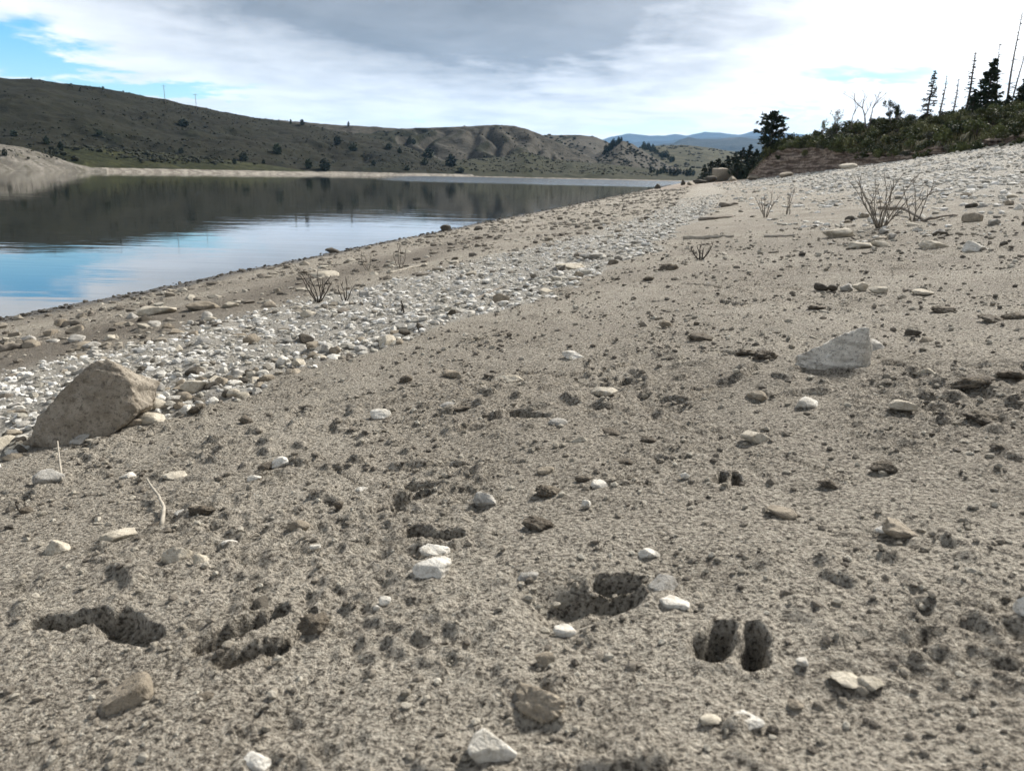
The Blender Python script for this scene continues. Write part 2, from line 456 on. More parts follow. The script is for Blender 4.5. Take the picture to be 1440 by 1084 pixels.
def hill(name, ridge, dist_base, dist_ridge, mat, z_base=-1.0, rough=1.0, gully=0.0, power=.85, beach=0.0, cols=220, rows=56, seed=1, back=None, label=None):
    """land that climbs from dist_base to a crest at dist_ridge, whose skyline passes the photo pixels in ridge, and falls away behind"""
    A, E = zip(*[azel(px, py) for px, py in ridge])
    A, E = np.array(A), np.array(E)
    aa = np.linspace(A[0], A[-1], cols)
    ee = np.interp(aa, A, E)
    db = np.interp(aa, [A[0], A[-1]], dist_base) if len(dist_base) == 2 else np.interp(aa, np.linspace(A[0], A[-1], len(dist_base)), dist_base)
    dr = np.interp(aa, np.linspace(A[0], A[-1], len(dist_ridge)), dist_ridge)
    zr = HC + np.tan(ee) * dr
    t = np.concatenate([np.linspace(0, 1, rows), 1 + np.linspace(.04, .8, 14)])
    Tt, Ai = np.meshgrid(t, np.arange(cols), indexing='ij')
    D = db[Ai] + (dr - db)[Ai] * Tt
    x, y = D * np.sin(aa[Ai]), D * np.cos(aa[Ai])
    up = np.where(Tt <= 1, np.clip(Tt, 0, 1) ** power, 1 - .75 * (Tt - 1))
    z = z_base + (zr[Ai] - z_base) * up
    sc = (dr - db).mean()
    env = np.sin(np.clip(Tt, 0, 1) * math.pi) ** .7 + .0
    hgt = max((zr - z_base).mean(), 2)
    n = fbm(x / sc * 3.2, y / sc * 3.2, seed, 5) * .10 * rough + fbm(x / sc * 14, y / sc * 14, seed + 9, 4) * .028 * rough
    z = z + hgt * env * n + hgt * .012 * rough * fbm(x / sc * 22, y / sc * 22, seed + 30, 3) * (Tt > .3)
    g = 0
    if gully:
        s = aa[Ai] * dr.mean() / (sc * .16) + .9 * fbm(x / sc * 2, y / sc * 2, seed + 40, 3)
        g = 1 - np.abs(perlin(s, Tt * 1.2, seed + 41)) * 1.9
        z = z - hgt * gully * np.clip(g, -.3, 1) * env * .22
    i = np.arange(len(t) - 1)[:, None] * cols; j = np.arange(cols - 1)[None, :]
    q = np.stack([i + j, i + j + 1, i + cols + j + 1, i + cols + j], -1).reshape(-1, 4)
    V = np.stack([x.ravel(), y.ravel(), z.ravel()], 1)
    me = mesh_np(name, V, q)
    bare = sstep(fbm(x / sc * 5, y / sc * 5, seed + 50, 3), .0, .7) * .6
    if gully: bare = bare * .5 + sstep(np.asarray(g), -.2, .55) * .75
    attr(me, 'bare', bare.ravel())
    attr(me, 'beach', (1 - sstep(z, beach * .6, beach * 1.2)).ravel() if beach else np.zeros(len(V)))
    o = tag(link(name, me, mat), label, kind='structure')
    HILLS.setdefault(name, []).append((o, BVHTree.FromPolygons(V.tolist(), q.tolist())))
    return o
def hill_hit(px, py):
    d = Vector(ray(px, py)); best = None
    for lst in HILLS.values():
        for o, b in lst:
            h = b.ray_cast(Vector((0, 0, HC)), d)
            if h[0] is not None and (best is None or h[3] < best[3]): best = h
    return best
M_H1 = hill_mat('sage_hill', (0.0030, 0.0041, 0.0015), (0.0072, 0.0094, 0.0031), (0.0175, 0.0197, 0.0072), (0.0250, 0.0237, 0.0156), .5, .035)
M_H2 = hill_mat('ravine_hill', (0.0074, 0.0092, 0.0040), (0.0148, 0.0166, 0.0074), (0.0277, 0.0283, 0.0148), (0.0708, 0.0652, 0.0523), .95, .022)
M_H3 = hill_mat('green_slope', (0.0101, 0.0130, 0.0040), (0.0217, 0.0246, 0.0079), (0.0477, 0.0491, 0.0188), (0.0615, 0.0578, 0.0397), .3, .03)
M_H4 = hill_mat('pale_hill', (0.0293, 0.0305, 0.0143), (0.0520, 0.0508, 0.0273), (0.0748, 0.0702, 0.0403), (0.0813, 0.0748, 0.0554), .4, .012)
M_H5 = hill_mat('forested_plateau', (.007, .010, .007), (.013, .017, .011), (.026, .027, .019), (.11, .10, .085), .35, .0045)
M_H6 = hill_mat('mountain_range', (0.0040, 0.0057, 0.0054), (0.0067, 0.0081, 0.0070), (0.0114, 0.0118, 0.0104), (0.0202, 0.0188, 0.0168), .3, .0012)
M_H7 = hill_mat('gravel_slope', (0.1020, 0.0938, 0.0796), (0.1530, 0.1428, 0.1224), (0.2142, 0.1989, 0.1734), (0.0765, 0.0734, 0.0510), .7, .09)
hill('mountains', [(700, 236), (790, 212), (845, 197), (858, 193), (885, 188), (912, 191), (935, 191), (950, 189), (965, 191), (990, 186), (1012, 187), (1040, 190), (1058, 185), (1080, 187), (1100, 187), (1130, 189), (1180, 195), (1330, 205), (1500, 235)],
     (7500, 7500), (9300, 9600, 9300), M_H6, z_base=-3, rough=.8, gully=.6, seed=3, rows=40)
hill('mountains', [(760, 225), (850, 205), (905, 199), (940, 198), (955, 196), (1000, 194), (1060, 192), (1110, 190), (1160, 196), (1300, 215)],
     (5500, 5500), (7000, 7000), M_H6, z_base=-3, rough=.8, gully=.6, seed=13, rows=40)
hill('plateau', [(860, 225), (905, 207), (930, 203), (948, 201), (957, 196), (968, 193), (985, 196), (1005, 196), (1040, 193), (1062, 195), (1100, 198), (1200, 215)],
     (3000, 3000), (3900, 3900), M_H5, z_base=-3, rough=.8, seed=4, rows=40)
hill('hills', [(840, 235), (880, 214), (905, 207), (930, 205), (962, 204), (1000, 208), (1028, 213), (1060, 220), (1120, 234), (1200, 247)],
     (480, 480), (800, 800), M_H4, rough=.5, seed=5, beach=.8)
hill('hills', [(640, 215), (700, 196), (767, 190), (815, 190), (838, 193), (852, 199), (880, 214), (915, 230), (960, 246)],
     (430, 470), (640, 680), M_H2, rough=.7, gully=.8, seed=6)
hill('hills', [(790, 240), (820, 226), (850, 211), (868, 201), (876, 198), (890, 203), (920, 222), (945, 234), (975, 244), (990, 250)],
     (390, 420), (520, 540), M_H2, rough=.5, gully=.5, seed=7, beach=.6)
hill('hills', [(330, 165), (360, 166), (400, 170), (430, 172), (475, 176), (520, 178), (560, 181), (600, 180), (650, 178), (700, 176), (722, 177), (742, 182), (767, 192), (795, 206), (825, 220), (860, 238), (885, 248)],
     (380, 380), (520, 500, 460), M_H2, rough=.7, gully=1.2, seed=8)
hill('hills', [(520, 240), (600, 228), (660, 224), (705, 221), (740, 214), (775, 224), (850, 231), (900, 236), (950, 243), (985, 250)],
     (300, 330), (390, 400), M_H3, rough=.6, gully=.3, seed=9, beach=.35)
hill('hills', [(-420, 104), (-200, 108), (-90, 112), (0, 110), (50, 112), (95, 118), (150, 125), (230, 140), (300, 155), (360, 166), (430, 176), (480, 186), (530, 195), (570, 205), (610, 221), (650, 239), (675, 248)],
     (170, 195, 230, 290), (330, 370, 380, 360), M_H1, rough=1.0, gully=.25, power=.95, seed=2, beach=1.05, cols=380, rows=110)
hill('hills', [(60, 226), (80, 206), (110, 206), (150, 208), (205, 213), (300, 223), (370, 231), (420, 239), (450, 244)],
     (175, 215), (205, 245), M_H3, rough=.5, power=.6, seed=10, beach=.85, cols=160, rows=30)
hill('gravel_bank', [(-300, 200), (-120, 200), (0, 203), (30, 207), (55, 214), (80, 222), (100, 229), (125, 235), (150, 238)],
     (130, 174), (165, 181), M_H7, rough=1.3, power=.8, seed=12, cols=140, rows=40)

# ------------------------------------------------------------------ haze
hz = mesh_np('haze', [(x, y, z) for z in (-4.2, 780) for x, y in ((-12200, -12200), (12200, -12200), (12200, 12200), (-12200, 12200))],
             [(0, 3, 2, 1), (4, 5, 6, 7), (0, 1, 5, 4), (1, 2, 6, 5), (2, 3, 7, 6), (3, 0, 4, 7)], smooth=False)
hm = bpy.data.materials.new('haze'); hm.use_nodes = True
T = NT(hm.node_tree); T.n.clear()
pv = T.node('ShaderNodeVolumePrincipled')
pv.inputs['Color'].default_value = (.34, .62, 1.0, 1); pv.inputs['Density'].default_value = 6.5e-5; pv.inputs['Anisotropy'].default_value = 0.0
ho = T.node('ShaderNodeOutputMaterial'); T.l.new(pv.outputs[0], ho.inputs['Volume'])
tag(link('haze', hz, hm), kind='stuff')
# ------------------------------------------------------------------ stones
def ico(level):
    bm = bmesh.new(); bmesh.ops.create_icosphere(bm, subdivisions=level, radius=1)
    V = np.array([v.co[:] for v in bm.verts]); Fc = np.array([[v.index for v in f.verts] for f in bm.faces])
    bm.free(); return V / np.linalg.norm(V, axis=1)[:, None], Fc
ICO = {k: ico(k) for k in (1, 2, 3, 4, 5)}
def noise3(V, f, seed):
    return (perlin(V[:, 0] * f + 3.1, V[:, 1] * f + V[:, 2] * f * .73, seed) + perlin(V[:, 1] * f - 7.7, V[:, 2] * f + V[:, 0] * f * .61, seed + 5)) * .7
def rock_verts(level, seed, planes=9, rough=.05, lumpy=0.0, sharp=26.0):
    """a stone broken along a few planes: unit half extents on all three axes"""
    r = np.random.default_rng(seed)
    D, Fc = ICO[level]
    N = r.normal(size=(planes, 3)); N /= np.linalg.norm(N, axis=1)[:, None]
    off = r.uniform(.62, 1.0, planes)
    dots = np.maximum(D @ N.T, .02)
    dist = off[None] / dots
    rad = (dist ** -sharp).sum(1) ** (-1 / sharp)
    rad = np.minimum(rad, 1.35)
    rad = rad * (1 + rough * noise3(D, 2.2, seed) + rough * .6 * noise3(D, 5, seed + 1) + rough * .5 * noise3(D, 11, seed + 2))
    if lumpy: rad = rad * (1 + lumpy * (np.abs(noise3(D, 2.6, seed + 3)) - .2) + lumpy * .5 * noise3(D, 7, seed + 4))
    V = D * rad[:, None]
    lo, hi = V.min(0), V.max(0)
    return (V - (lo + hi) / 2) / ((hi - lo) / 2), Fc
def stone_mat(name, a, b_, dirt, bump=.6, dark_spots=.5, bands=False):
    m = bpy.data.materials.new(name); m.use_nodes = True
    T = NT(m.node_tree); b = T.n['Principled BSDF']
    pos = T.node('ShaderNodeNewGeometry').outputs['Position']
    n1 = T.noise(pos, 22, 4, .6); n2 = T.noise(pos, 90, 4, .7); n3 = T.noise(pos, 380, 3, .7)
    c = T.mix(T.step(n1, .35, .65), a, b_)
    c = T.mix(T.mul(T.step(n2, .50, .66), dark_spots), c, dirt)
    c = T.mix(T.mul(T.step(n3, .5, .68), .5), c, dirt)
    if bands:                                         # bedding that climbs across the rock
        mp = T.node('ShaderNodeMapping'); mp.inputs['Rotation'].default_value = (0, math.radians(28), 0); mp.inputs['Scale'].default_value = (9, 14, 75); T.l.new(pos, mp.inputs['Vector'])
        bd = T.noise(mp.outputs[0], 1.0, 4, .65); c = T.mix(T.mul(T.step(bd, .46, .66), .55), c, dirt); n2 = T.add(n2, T.mul(bd, 1.2))
    T.l.new(c, b.inputs['Base Color']); b.inputs['Roughness'].default_value = .9; b.inputs['Specular IOR Level'].default_value = .25
    bp = T.node('ShaderNodeBump'); bp.inputs['Strength'].default_value = bump; bp.inputs['Distance'].default_value = .008
    T.l.new(T.add(n2, T.mul(n3, .5)), bp.inputs['Height']); T.l.new(bp.outputs[0], b.inputs['Normal'])
    return m
MS = {'white': stone_mat('chalk_white_stone', (0.5120, 0.4864, 0.4288), (0.6912, 0.6656, 0.6080), (0.2560, 0.2240, 0.1792), dark_spots=.6),
      'cream': stone_mat('cream_stone', (0.3840, 0.3456, 0.2752), (0.5248, 0.4800, 0.3968), (0.1920, 0.1600, 0.1216), dark_spots=.6),
      'grey': stone_mat('pale_grey_stone', (0.2816, 0.2688, 0.2432), (0.4352, 0.4160, 0.3776), (0.1280, 0.1152, 0.0960), dark_spots=.6),
      'tan': stone_mat('tan_stone', (0.2176, 0.1856, 0.1408), (0.3328, 0.2880, 0.2240), (0.1024, 0.0845, 0.0640), dark_spots=.6),
      'dark': stone_mat('dark_brown_stone', (.055, .047, .037), (.10, .087, .068), (.025, .022, .018)),
      'clod': stone_mat('sand_clod', (.12, .10, .077), (.20, .172, .132), (.045, .038, .03), bump=1.0, dark_spots=.7)}
_rc = {}
def rock_mesh(level, seed, mat, **kw):
    key = (level, seed, mat, tuple(sorted(kw.items())))
    if key not in _rc:
        V, Fc = rock_verts(level, seed, **kw)
        me = mesh_np('stone', V, Fc, smooth=True); me.materials.append(MS[mat]); _rc[key] = me
        if level >= 3 and mat != 'clod':
            try: me.set_sharp_from_angle(angle=math.radians(38))
            except Exception: pass
    return _rc[key]
def put_stone(px, py, w, h, mat, label, name='stone', cat='stone', group=None, seed=0, flat=1.0, rot=None, sink=.28, deep=.85, **kw):
    x, y, dist = hit(px, py + h * .30)
    ppm = F / dist
    sx = w / ppm / 2
    el_ = (HC - G(x, y)) / dist                       # the lower the view, the less of the top shows
    sz = max(.30 * sx, h / ppm / 2 * (1.0 - .45 * el_)) * flat
    lv = 5 if w >= 60 else 4 if w > 26 else 3
    o = bpy.data.objects.new(name, rock_mesh(lv, seed, mat, **kw)); COL.objects.link(o)
    o.scale = (sx, sx * deep, sz)
    yaw = math.atan2(-x, y) + (rot if rot is not None else random.uniform(-.35, .35))
    o.rotation_euler = (random.uniform(-.12, .12), random.uniform(-.12, .12), yaw)
    o.location = (x, y + sx * deep * .35, float(G(x, y + .0)) + .115 * 0 + sz * (1 - sink * 2) + float(micro(np.array([x]), np.array([y + .02]), step_at(np.array([x]), np.array([y])))[0]) * .6)
    return tag(o, label, cat, group)
HAND = [  # px, py, w, h, stone kind, label
 (693, 1050, 62, 72, 'white', 'large chalk white stone at the bottom edge, standing tallest of the pale stones'),
 (360, 1077, 40, 28, 'white', 'white stone cut by the bottom edge below the long hoof scrape'),
 (757, 992, 78, 46, 'tan', 'domed tan stone with a shadowed hollow just above the large chalk white stone'),
 (175, 985, 58, 42, 'tan', 'round brownish stone alone on the sand below the crack, dark on one side'),
 (607, 802, 54, 34, 'white', 'front stone of the white pair below the dark scrape'),
 (610, 774, 44, 28, 'white', 'rear stone of the white pair below the dark scrape'),
 (796, 887, 36, 34, 'white', 'white stone sitting on the near rim of the large hollow print'),
 (742, 816, 28, 22, 'grey', 'small bluish grey round stone up from the rim of the large hollow print'),
 (912, 782, 32, 24, 'white', 'white stone on smooth sand behind the large hollow print'),
 (935, 826, 44, 28, 'grey', 'grey slanted stone at the far end of the large hollow print'),
 (948, 851, 42, 16, 'white', 'flat white stone lying against the grey slanted stone'),
 (767, 930, 26, 30, 'tan', 'small tan lump of stone just below the large hollow print'),
 (541, 850, 17, 16, 'white', 'bigger of two tiny white pebbles lying together on open sand'),
 (527, 858, 14, 13, 'white', 'smaller of two tiny white pebbles lying together on open sand'),
 (1054, 1013, 40, 22, 'white', 'low white stone between the cloven print and the bottom edge'),
 (1000, 1015, 26, 14, 'cream', 'thin cream stone beside the low white stone near the bottom edge'),
 (1190, 955, 40, 17, 'cream', 'longer piece of the flat cream stone strip in the sand'),
 (1226, 957, 32, 15, 'cream', 'shorter piece of the flat cream stone strip in the sand'),
 (1130, 931, 18, 14, 'white', 'tiny white pebble close to the cloven print'),
 (1438, 853, 18, 32, 'white', 'upright white stone cut by the frame edge'),
 (1270, 750, 44, 28, 'tan', 'tan lumpy stone with a white pebble touching it'),
 (1243, 746, 20, 12, 'white', 'white pebble touching the tan lumpy stone'),
 (250, 786, 38, 32, 'cream', 'cream round stone with a slim upright pebble next to it'),
 (284, 795, 22, 26, 'cream', 'slim upright pebble next to the cream round stone'),
 (80, 773, 30, 28, 'cream', 'cream rounded stone with a small clod behind, near the frame edge'),
 (322, 766, 22, 18, 'white', 'bright white square pebble below the curved white twig'),
 (443, 772, 15, 9, 'white', 'small flat white pebble alone on sand above the long hoof scrape'),
 (165, 756, 44, 15, 'cream', 'flat cream stone flake under the curved white twig'),
 (683, 701, 34, 28, 'grey', 'grey blocky stone casting a shadow beyond the shallow round print'),
 (824, 709, 15, 15, 'white', 'tiny round white pebble above the hollow print'),
 (843, 681, 25, 15, 'white', 'white pebble at the end of a short scratch in the sand'),
 (768, 662, 27, 13, 'tan', 'flat tan stone behind the two dark clods'),
 (393, 651, 23, 20, 'white', 'white cube shaped pebble with two smaller white pebbles by it'),
 (357, 673, 18, 9, 'white', 'flat white chip in front of the white cube shaped pebble'),
 (178, 668, 20, 11, 'white', 'white chip on sand in front of the tan boulder'),
 (245, 669, 30, 14, 'cream', 'cream flake next to the white chip in front of the tan boulder'),
 (65, 665, 34, 24, 'grey', 'grey angular stone next to an upright straw'),
 (535, 581, 28, 17, 'white', 'white stone on sand in front of the pebble band'),
 (630, 572, 24, 14, 'grey', 'grey stone beside a sand ridge in front of the pebble band'),
 (1137, 566, 30, 19, 'white', 'bright white wedge stone directly below the pale boulder'),
 (1062, 613, 36, 20, 'cream', 'cream stone with a dark foot below the bright white wedge stone'),
 (1224, 486, 36, 27, 'grey', 'grey lump of rock leaning behind the pale grey angular boulder'),
 (1303, 523, 28, 15, 'cream', 'cream domed stone on the sand beside the pale boulder'),
 (1275, 568, 36, 17, 'cream', 'low cream rubble stone between pale boulder and open sand'),
 (1065, 556, 30, 17, 'tan', 'tan stone next to the bright white wedge stone'),
 (785, 593, 27, 13, 'grey', 'grey and white flat stone on the lip of a dark dent'),
 (808, 501, 36, 17, 'white', 'white tent shaped stone half buried in mid sand'),
 (718, 531, 42, 16, 'cream', 'cream slab leaning in the sand near the pebble band'),
 (850, 551, 38, 13, 'cream', 'cream slab at the foot of two dark pits'),
 (963, 669, 14, 13, 'white', 'tiny upright white chip near the small cloven print'),
 (508, 686, 18, 10, 'white', 'flat white chip by the shallow round print'),
 (255, 722, 18, 9, 'white', 'white chip touching a dark brown clod'),
 (1240, 345, 24, 10, 'cream', 'cream pebble in front of the grey bare bush'),
 (1183, 328, 42, 18, 'cream', 'broad cream rock in front of the grey bare bush'),
 (1212, 346, 30, 13, 'cream', 'smooth cream stone lower than the broad cream rock'),
 (1315, 347, 34, 13, 'cream', 'long cream stone on the slope beside the grey bare bush'),
 (1374, 348, 28, 16, 'white', 'white domed stone on the slope below the brown wedge stone'),
 (1370, 307, 24, 16, 'tan', 'brown wedge stone at the end of a fallen bare branch'),
 (117, 600, 48, 24, 'cream', 'cream stone resting against the front of the tan boulder'),
 (108, 614, 26, 15, 'grey', 'grey pebble in front of the tan boulder under the cream stone'),
 (209, 586, 36, 17, 'cream', 'cream stone tucked beside the shadowed end of the tan boulder'),
 (635, 526, 28, 14, 'tan', 'tan stone on sand close to the pebble band'),
 (1120, 990, 20, 11, 'tan', 'small tan pebble under the cloven print'),
 (420, 741, 28, 22, 'tan', 'tan half buried stone above the long hoof scrape'),
 (1102, 719, 40, 13, 'tan', 'low tan stone below the small cloven print'),
 (1210, 402, 20, 15, 'cream', 'cream middle stone of the small heap of stones on the sand'),
 (1237, 406, 22, 12, 'cream', 'cream end stone of the small heap of stones on the sand'),
 (1192, 401, 16, 11, 'grey', 'grey stone in the small heap of stones on the sand'),
 (1172, 403, 15, 10, 'dark', 'dark stone in the small heap of stones on the sand'),
 (1156, 402, 18, 10, 'dark', 'dark stone at the end of the small heap of stones on the sand'),
 (1300, 410, 26, 8, 'cream', 'thin cream slab past the small heap of stones'),
 (672, 322, 14, 8, 'dark', 'dark stone at the water edge by the cloud reflection'),
 (470, 353, 26, 9, 'dark', 'dark flat rock at the water edge below the dark hill reflection'),
 (627, 322, 17, 11, 'dark', 'dark round rock standing in the water edge'),
 (935, 458, 18, 15, 'tan', 'tan lump of stone alone on mid sand'),
 (1285, 471, 20, 12, 'dark', 'dark lump of stone uphill from the pale boulder'),
 (832, 359, 40, 13, 'grey', 'grey long rock at the far end of the white pebble band'),
 (805, 374, 46, 13, 'cream', 'cream flat rock at the far end of the white pebble band'),
 (215, 440, 52, 15, 'cream', 'broad cream slab on the shingle near the water'),
 (285, 432, 44, 14, 'tan', 'tan slab with a dark edge on the shingle near the water'),
 (322, 430, 24, 12, 'cream', 'cream stone next to the tan slab with a dark edge'),
 (115, 489, 36, 12, 'tan', 'tan flat stone on the dark soil strip'),
 (455, 388, 40, 12, 'cream', 'cream rock behind the dark dead twig bush'),
]
CLODS = [(283, 718, 38, 25, 'dark brown wedge of dried mud with a white chip'), (770, 691, 38, 28, 'dark lumpy mud clod next to the tiny round white pebble'),
 (757, 739, 46, 24, 'crumbly sand clod above the hollow print'), (820, 673, 22, 12, 'small dark clod by a short scratch in the sand'),
 (440, 880, 44, 40, 'sand lump pushed up at the end of the long hoof scrape'), (1245, 653, 36, 17, 'dark tan clod alone on the open slope'),
 (1050, 501, 32, 14, 'flat dark clod beside a bigger clod near the pale boulder'), (1077, 504, 34, 20, 'dark clod nearest to the pale boulder'),
 (985, 479, 36, 15, 'black crumbly clump up the slope from two pits'), (940, 379, 30, 15, 'black crumbly clump near the stick on the far sand'),
 (912, 394, 16, 9, 'little dark clod under the black crumbly clump'), (1380, 588, 40, 15, 'dark crumbly clod close to the frame edge'),
 (375, 656, 26, 12, 'dark clod beside the white cube shaped pebble'), (475, 711, 15, 15, 'small dark clod by the shallow round print'),
 (570, 531, 20, 15, 'dark clod beside the pebble band edge'), (275, 573, 24, 15, 'dark clod between tan boulder and pebbles'),
 (345, 591, 22, 16, 'dark pointed clod on sand in front of the pebbles'), (880, 648, 22, 10, 'dark flake of mud on mid sand'),
 (1168, 676, 28, 12, 'sand clod right of the small cloven print'), (1430, 447, 30, 12, 'dark clod at the frame edge above the others'),
 (1398, 452, 34, 11, 'dark broken clod in a row at the frame edge'), (1330, 437, 30, 10, 'dark thin clod leading to the row at the frame edge'),
 (912, 620, 22, 13, 'dark tuft of mud on sand below two pits'), (285, 990, 32, 14, 'dark clod near the bottom below the long hoof scrape'),
 (650, 575, 24, 9, 'dark clod beside a grey stone'), (1370, 540, 50, 14, 'broad dark clod on the slope beside the cream domed stone'),
 (35, 720, 20, 12, 'dark clod with an upright bit of straw'), (1425, 525, 36, 12, 'broad dark clod cut by the frame edge'),
 (1150, 432, 26, 9, 'low dark clod above the pale boulder'), (860, 605, 26, 9, 'low sand clod near the grey and white flat stone'),
 (1410, 625, 24, 13, 'small pointed clod near the frame edge'), (215, 740, 20, 12, 'dark bit of mud at the foot of the curved white twig')]
KIN = {'bigger of two': 0}
for i, (px, py, w, h, mat, lab) in enumerate(HAND):
    put_stone(px, py, w, h, mat, lab, seed=100 + i, planes=9 + i % 5, rough=.05 + .02 * (i % 3), lumpy=.12 if mat == 'tan' and w > 40 else .0, flat=1.25 if mat == 'tan' and w > 40 else 1.0, sharp=8.0 if mat == 'tan' else 20.0, sink=.32 if w > 20 else .22)
for i, (px, py, w, h, lab) in enumerate(CLODS):
    put_stone(px, py, w, h, 'clod', lab, name='dirt_clod', cat='clod', seed=300 + i, planes=12, rough=.10, lumpy=.42, sharp=5, sink=.30)

# the two boulders, each the hull of a few broken corners
def boulder(name, px, py, wpx, pts, mat, label, seed, cuts=9):
    x, y, dist = hit(px, py)
    s = wpx / (F / dist)
    bm = bmesh.new()
    for p in pts: bm.verts.new(Vector(p) * s)
    bmesh.ops.convex_hull(bm, input=bm.verts[:])
    bmesh.ops.triangulate(bm, faces=bm.faces[:])
    for _ in range(4): bmesh.ops.subdivide_edges(bm, edges=bm.edges[:], cuts=1, use_grid_fill=True)
    bmesh.ops.smooth_vert(bm, verts=bm.verts[:], factor=.5, use_axis_x=True, use_axis_y=True, use_axis_z=True)
    bm.normal_update()
    V = np.array([v.co[:] for v in bm.verts]) / s; N = np.array([v.normal[:] for v in bm.verts])
    dsp = .012 * noise3(V, 4, seed) + .014 * noise3(V, 9, seed + 1) + .012 * noise3(V, 22, seed + 2) + .006 * noise3(V, 45, seed + 7)
    # bedding planes of the rock stand out as low ledges
    bed = V[:, 2] * .9 + V[:, 0] * .45 + .05 * noise3(V, 3, seed + 3)
    dsp += .006 * np.tanh(6 * perlin(bed * 16, bed * 0 + .3, seed + 4))
    V = (V + N * dsp[:, None]) * s
    for v, c in zip(bm.verts, V): v.co = c
    me = bpy.data.meshes.new(name); bm.to_mesh(me); bm.free()
    me.polygons.foreach_set('use_smooth', [True] * len(me.polygons)); me.materials.append(mat)
    o = bpy.data.objects.new(name, me); COL.objects.link(o)
    o.location = (x, y, z1(x, y)); o.rotation_euler = (0, 0, math.atan2(-x, y))
    return tag(o, label, 'boulder')
M_B1 = stone_mat('tan_boulder_rock', (.27, .235, .185), (.40, .355, .29), (.07, .058, .045), bump=1.0, dark_spots=.6)
M_B2 = stone_mat('pale_boulder_rock', (.64, .60, .53), (.82, .78, .70), (.14, .125, .10), bump=1.0, dark_spots=.6, bands=True)
boulder('boulder', 140, 606, 148, [(-.5, .0, -.05), (-.48, .02, .11), (-.40, -.05, .19), (-.28, -.16, -.05), (.02, -.17, -.04), (.28, -.10, .15), (.35, -.02, .17), (.46, .16, .18), (.27, -.02, .43), (.50, .25, .33),
        (.0, .06, .59), (.13, .08, .61), (-.2, .0, .43), (-.35, -.02, .27), (.3, .5, -.05), (-.3, .45, -.05), (.0, .45, .40), (.42, .42, .0)], M_B1,
        'big tan angular boulder at the edge of the white pebbles, one end in shadow', 60)
boulder('boulder', 1167, 518, 88, [(-.5, 0, -.05), (-.48, -.02, .10), (.45, .05, .62), (.40, .10, .64), (-.05, .03, .38), (-.3, -.15, -.05), (.28, -.20, .03), (.42, -.14, .10), (.5, -.02, -.05), (.56, .25, -.05), (.52, .2, .35),
        (.1, .45, -.05), (-.3, .35, -.05), (.1, .35, .36)], M_B2, 'pale grey angular boulder alone on the open sand', 70)

# ------------------------------------------------------------------ pebbles: the largest are objects, the rest one sheet of real pebbles
def mesh_pebbles(name, P, level, mat_attr_seed, mat, shapes=10, planes=9):
    """P rows: x y z sx sy sz yaw tiltx tint"""
    tmpl = [rock_verts(level, 900 + k, planes=planes, rough=.05)[0] for k in range(shapes)]
    Fc = ICO[level][1]; nv = len(tmpl[0])
    pick = RNG.integers(0, shapes, len(P))
    TV = np.stack(tmpl)[pick] * P[:, None, 3:6]
    ct, st = np.cos(P[:, 7])[:, None], np.sin(P[:, 7])[:, None]
    Y = TV[..., 1] * ct - TV[..., 2] * st; Zz = TV[..., 1] * st + TV[..., 2] * ct
    cy, sy = np.cos(P[:, 6])[:, None], np.sin(P[:, 6])[:, None]
    Xr = TV[..., 0] * cy - Y * sy; Yr = TV[..., 0] * sy + Y * cy
    V = np.stack([Xr, Yr, Zz], -1) + P[:, None, :3]
    FF = (Fc[None] + (np.arange(len(P)) * nv)[:, None, None]).reshape(-1, 3)
    me = mesh_np(name, V.reshape(-1, 3), FF, smooth=False)
    attr(me, 'tint', np.repeat(P[:, 8], nv))
    me.materials.append(mat)
    return me
def pebble_mat(name, ramp, dirt=(.2, .18, .15)):
    m = bpy.data.materials.new(name); m.use_nodes = True
    T = NT(m.node_tree); b = T.n['Principled BSDF']
    a = T.node('ShaderNodeAttribute', attribute_name='tint').outputs['Fac']
    r = T.node('ShaderNodeValToRGB'); T.l.new(a, r.inputs[0])
    e = r.color_ramp.elements
    while len(e) < len(ramp): e.new(.5)
    for k, (p, c) in zip(e, ramp): k.position = p; k.color = c + (1,)
    pos = T.node('ShaderNodeNewGeometry').outputs['Position']
    n = T.noise(pos, 60, 4, .7); n2 = T.noise(pos, 250, 3, .7)
    c = T.mix(T.mul(T.step(n, .5, .68), .5), r.outputs[0], dirt)
    c = T.mix(T.mul(T.step(n2, .5, .7), .4), c, dirt)
    T.l.new(c, b.inputs['Base Color']); b.inputs['Roughness'].default_value = .9; b.inputs['Specular IOR Level'].default_value = .25
    bp = T.node('ShaderNodeBump'); bp.inputs['Strength'].default_value = .6; bp.inputs['Distance'].default_value = .005
    T.l.new(T.add(n, n2), bp.inputs['Height']); T.l.new(bp.outputs[0], b.inputs['Normal'])
    return m
M_PB = pebble_mat('white_pebbles', [(0, (0.0528, 0.0484, 0.0396)), (.10, (0.1497, 0.1365, 0.1145)), (.25, (0.3169, 0.2993, 0.2553)), (.5, (0.4930, 0.4754, 0.4314)), (1, (0.7043, 0.6955, 0.6691))])
M_PT = pebble_mat('tan_pebbles', [(0, (0.0446, 0.0392, 0.0321)), (.3, (0.1337, 0.1158, 0.0936)), (.6, (0.2584, 0.2317, 0.1871)), (1, (0.4455, 0.4188, 0.3564))])
M_PD = pebble_mat('dark_pebbles', [(0, (0.0210, 0.0189, 0.0154)), (.5, (0.0420, 0.0364, 0.0294)), (1, (0.0910, 0.0805, 0.0630))])
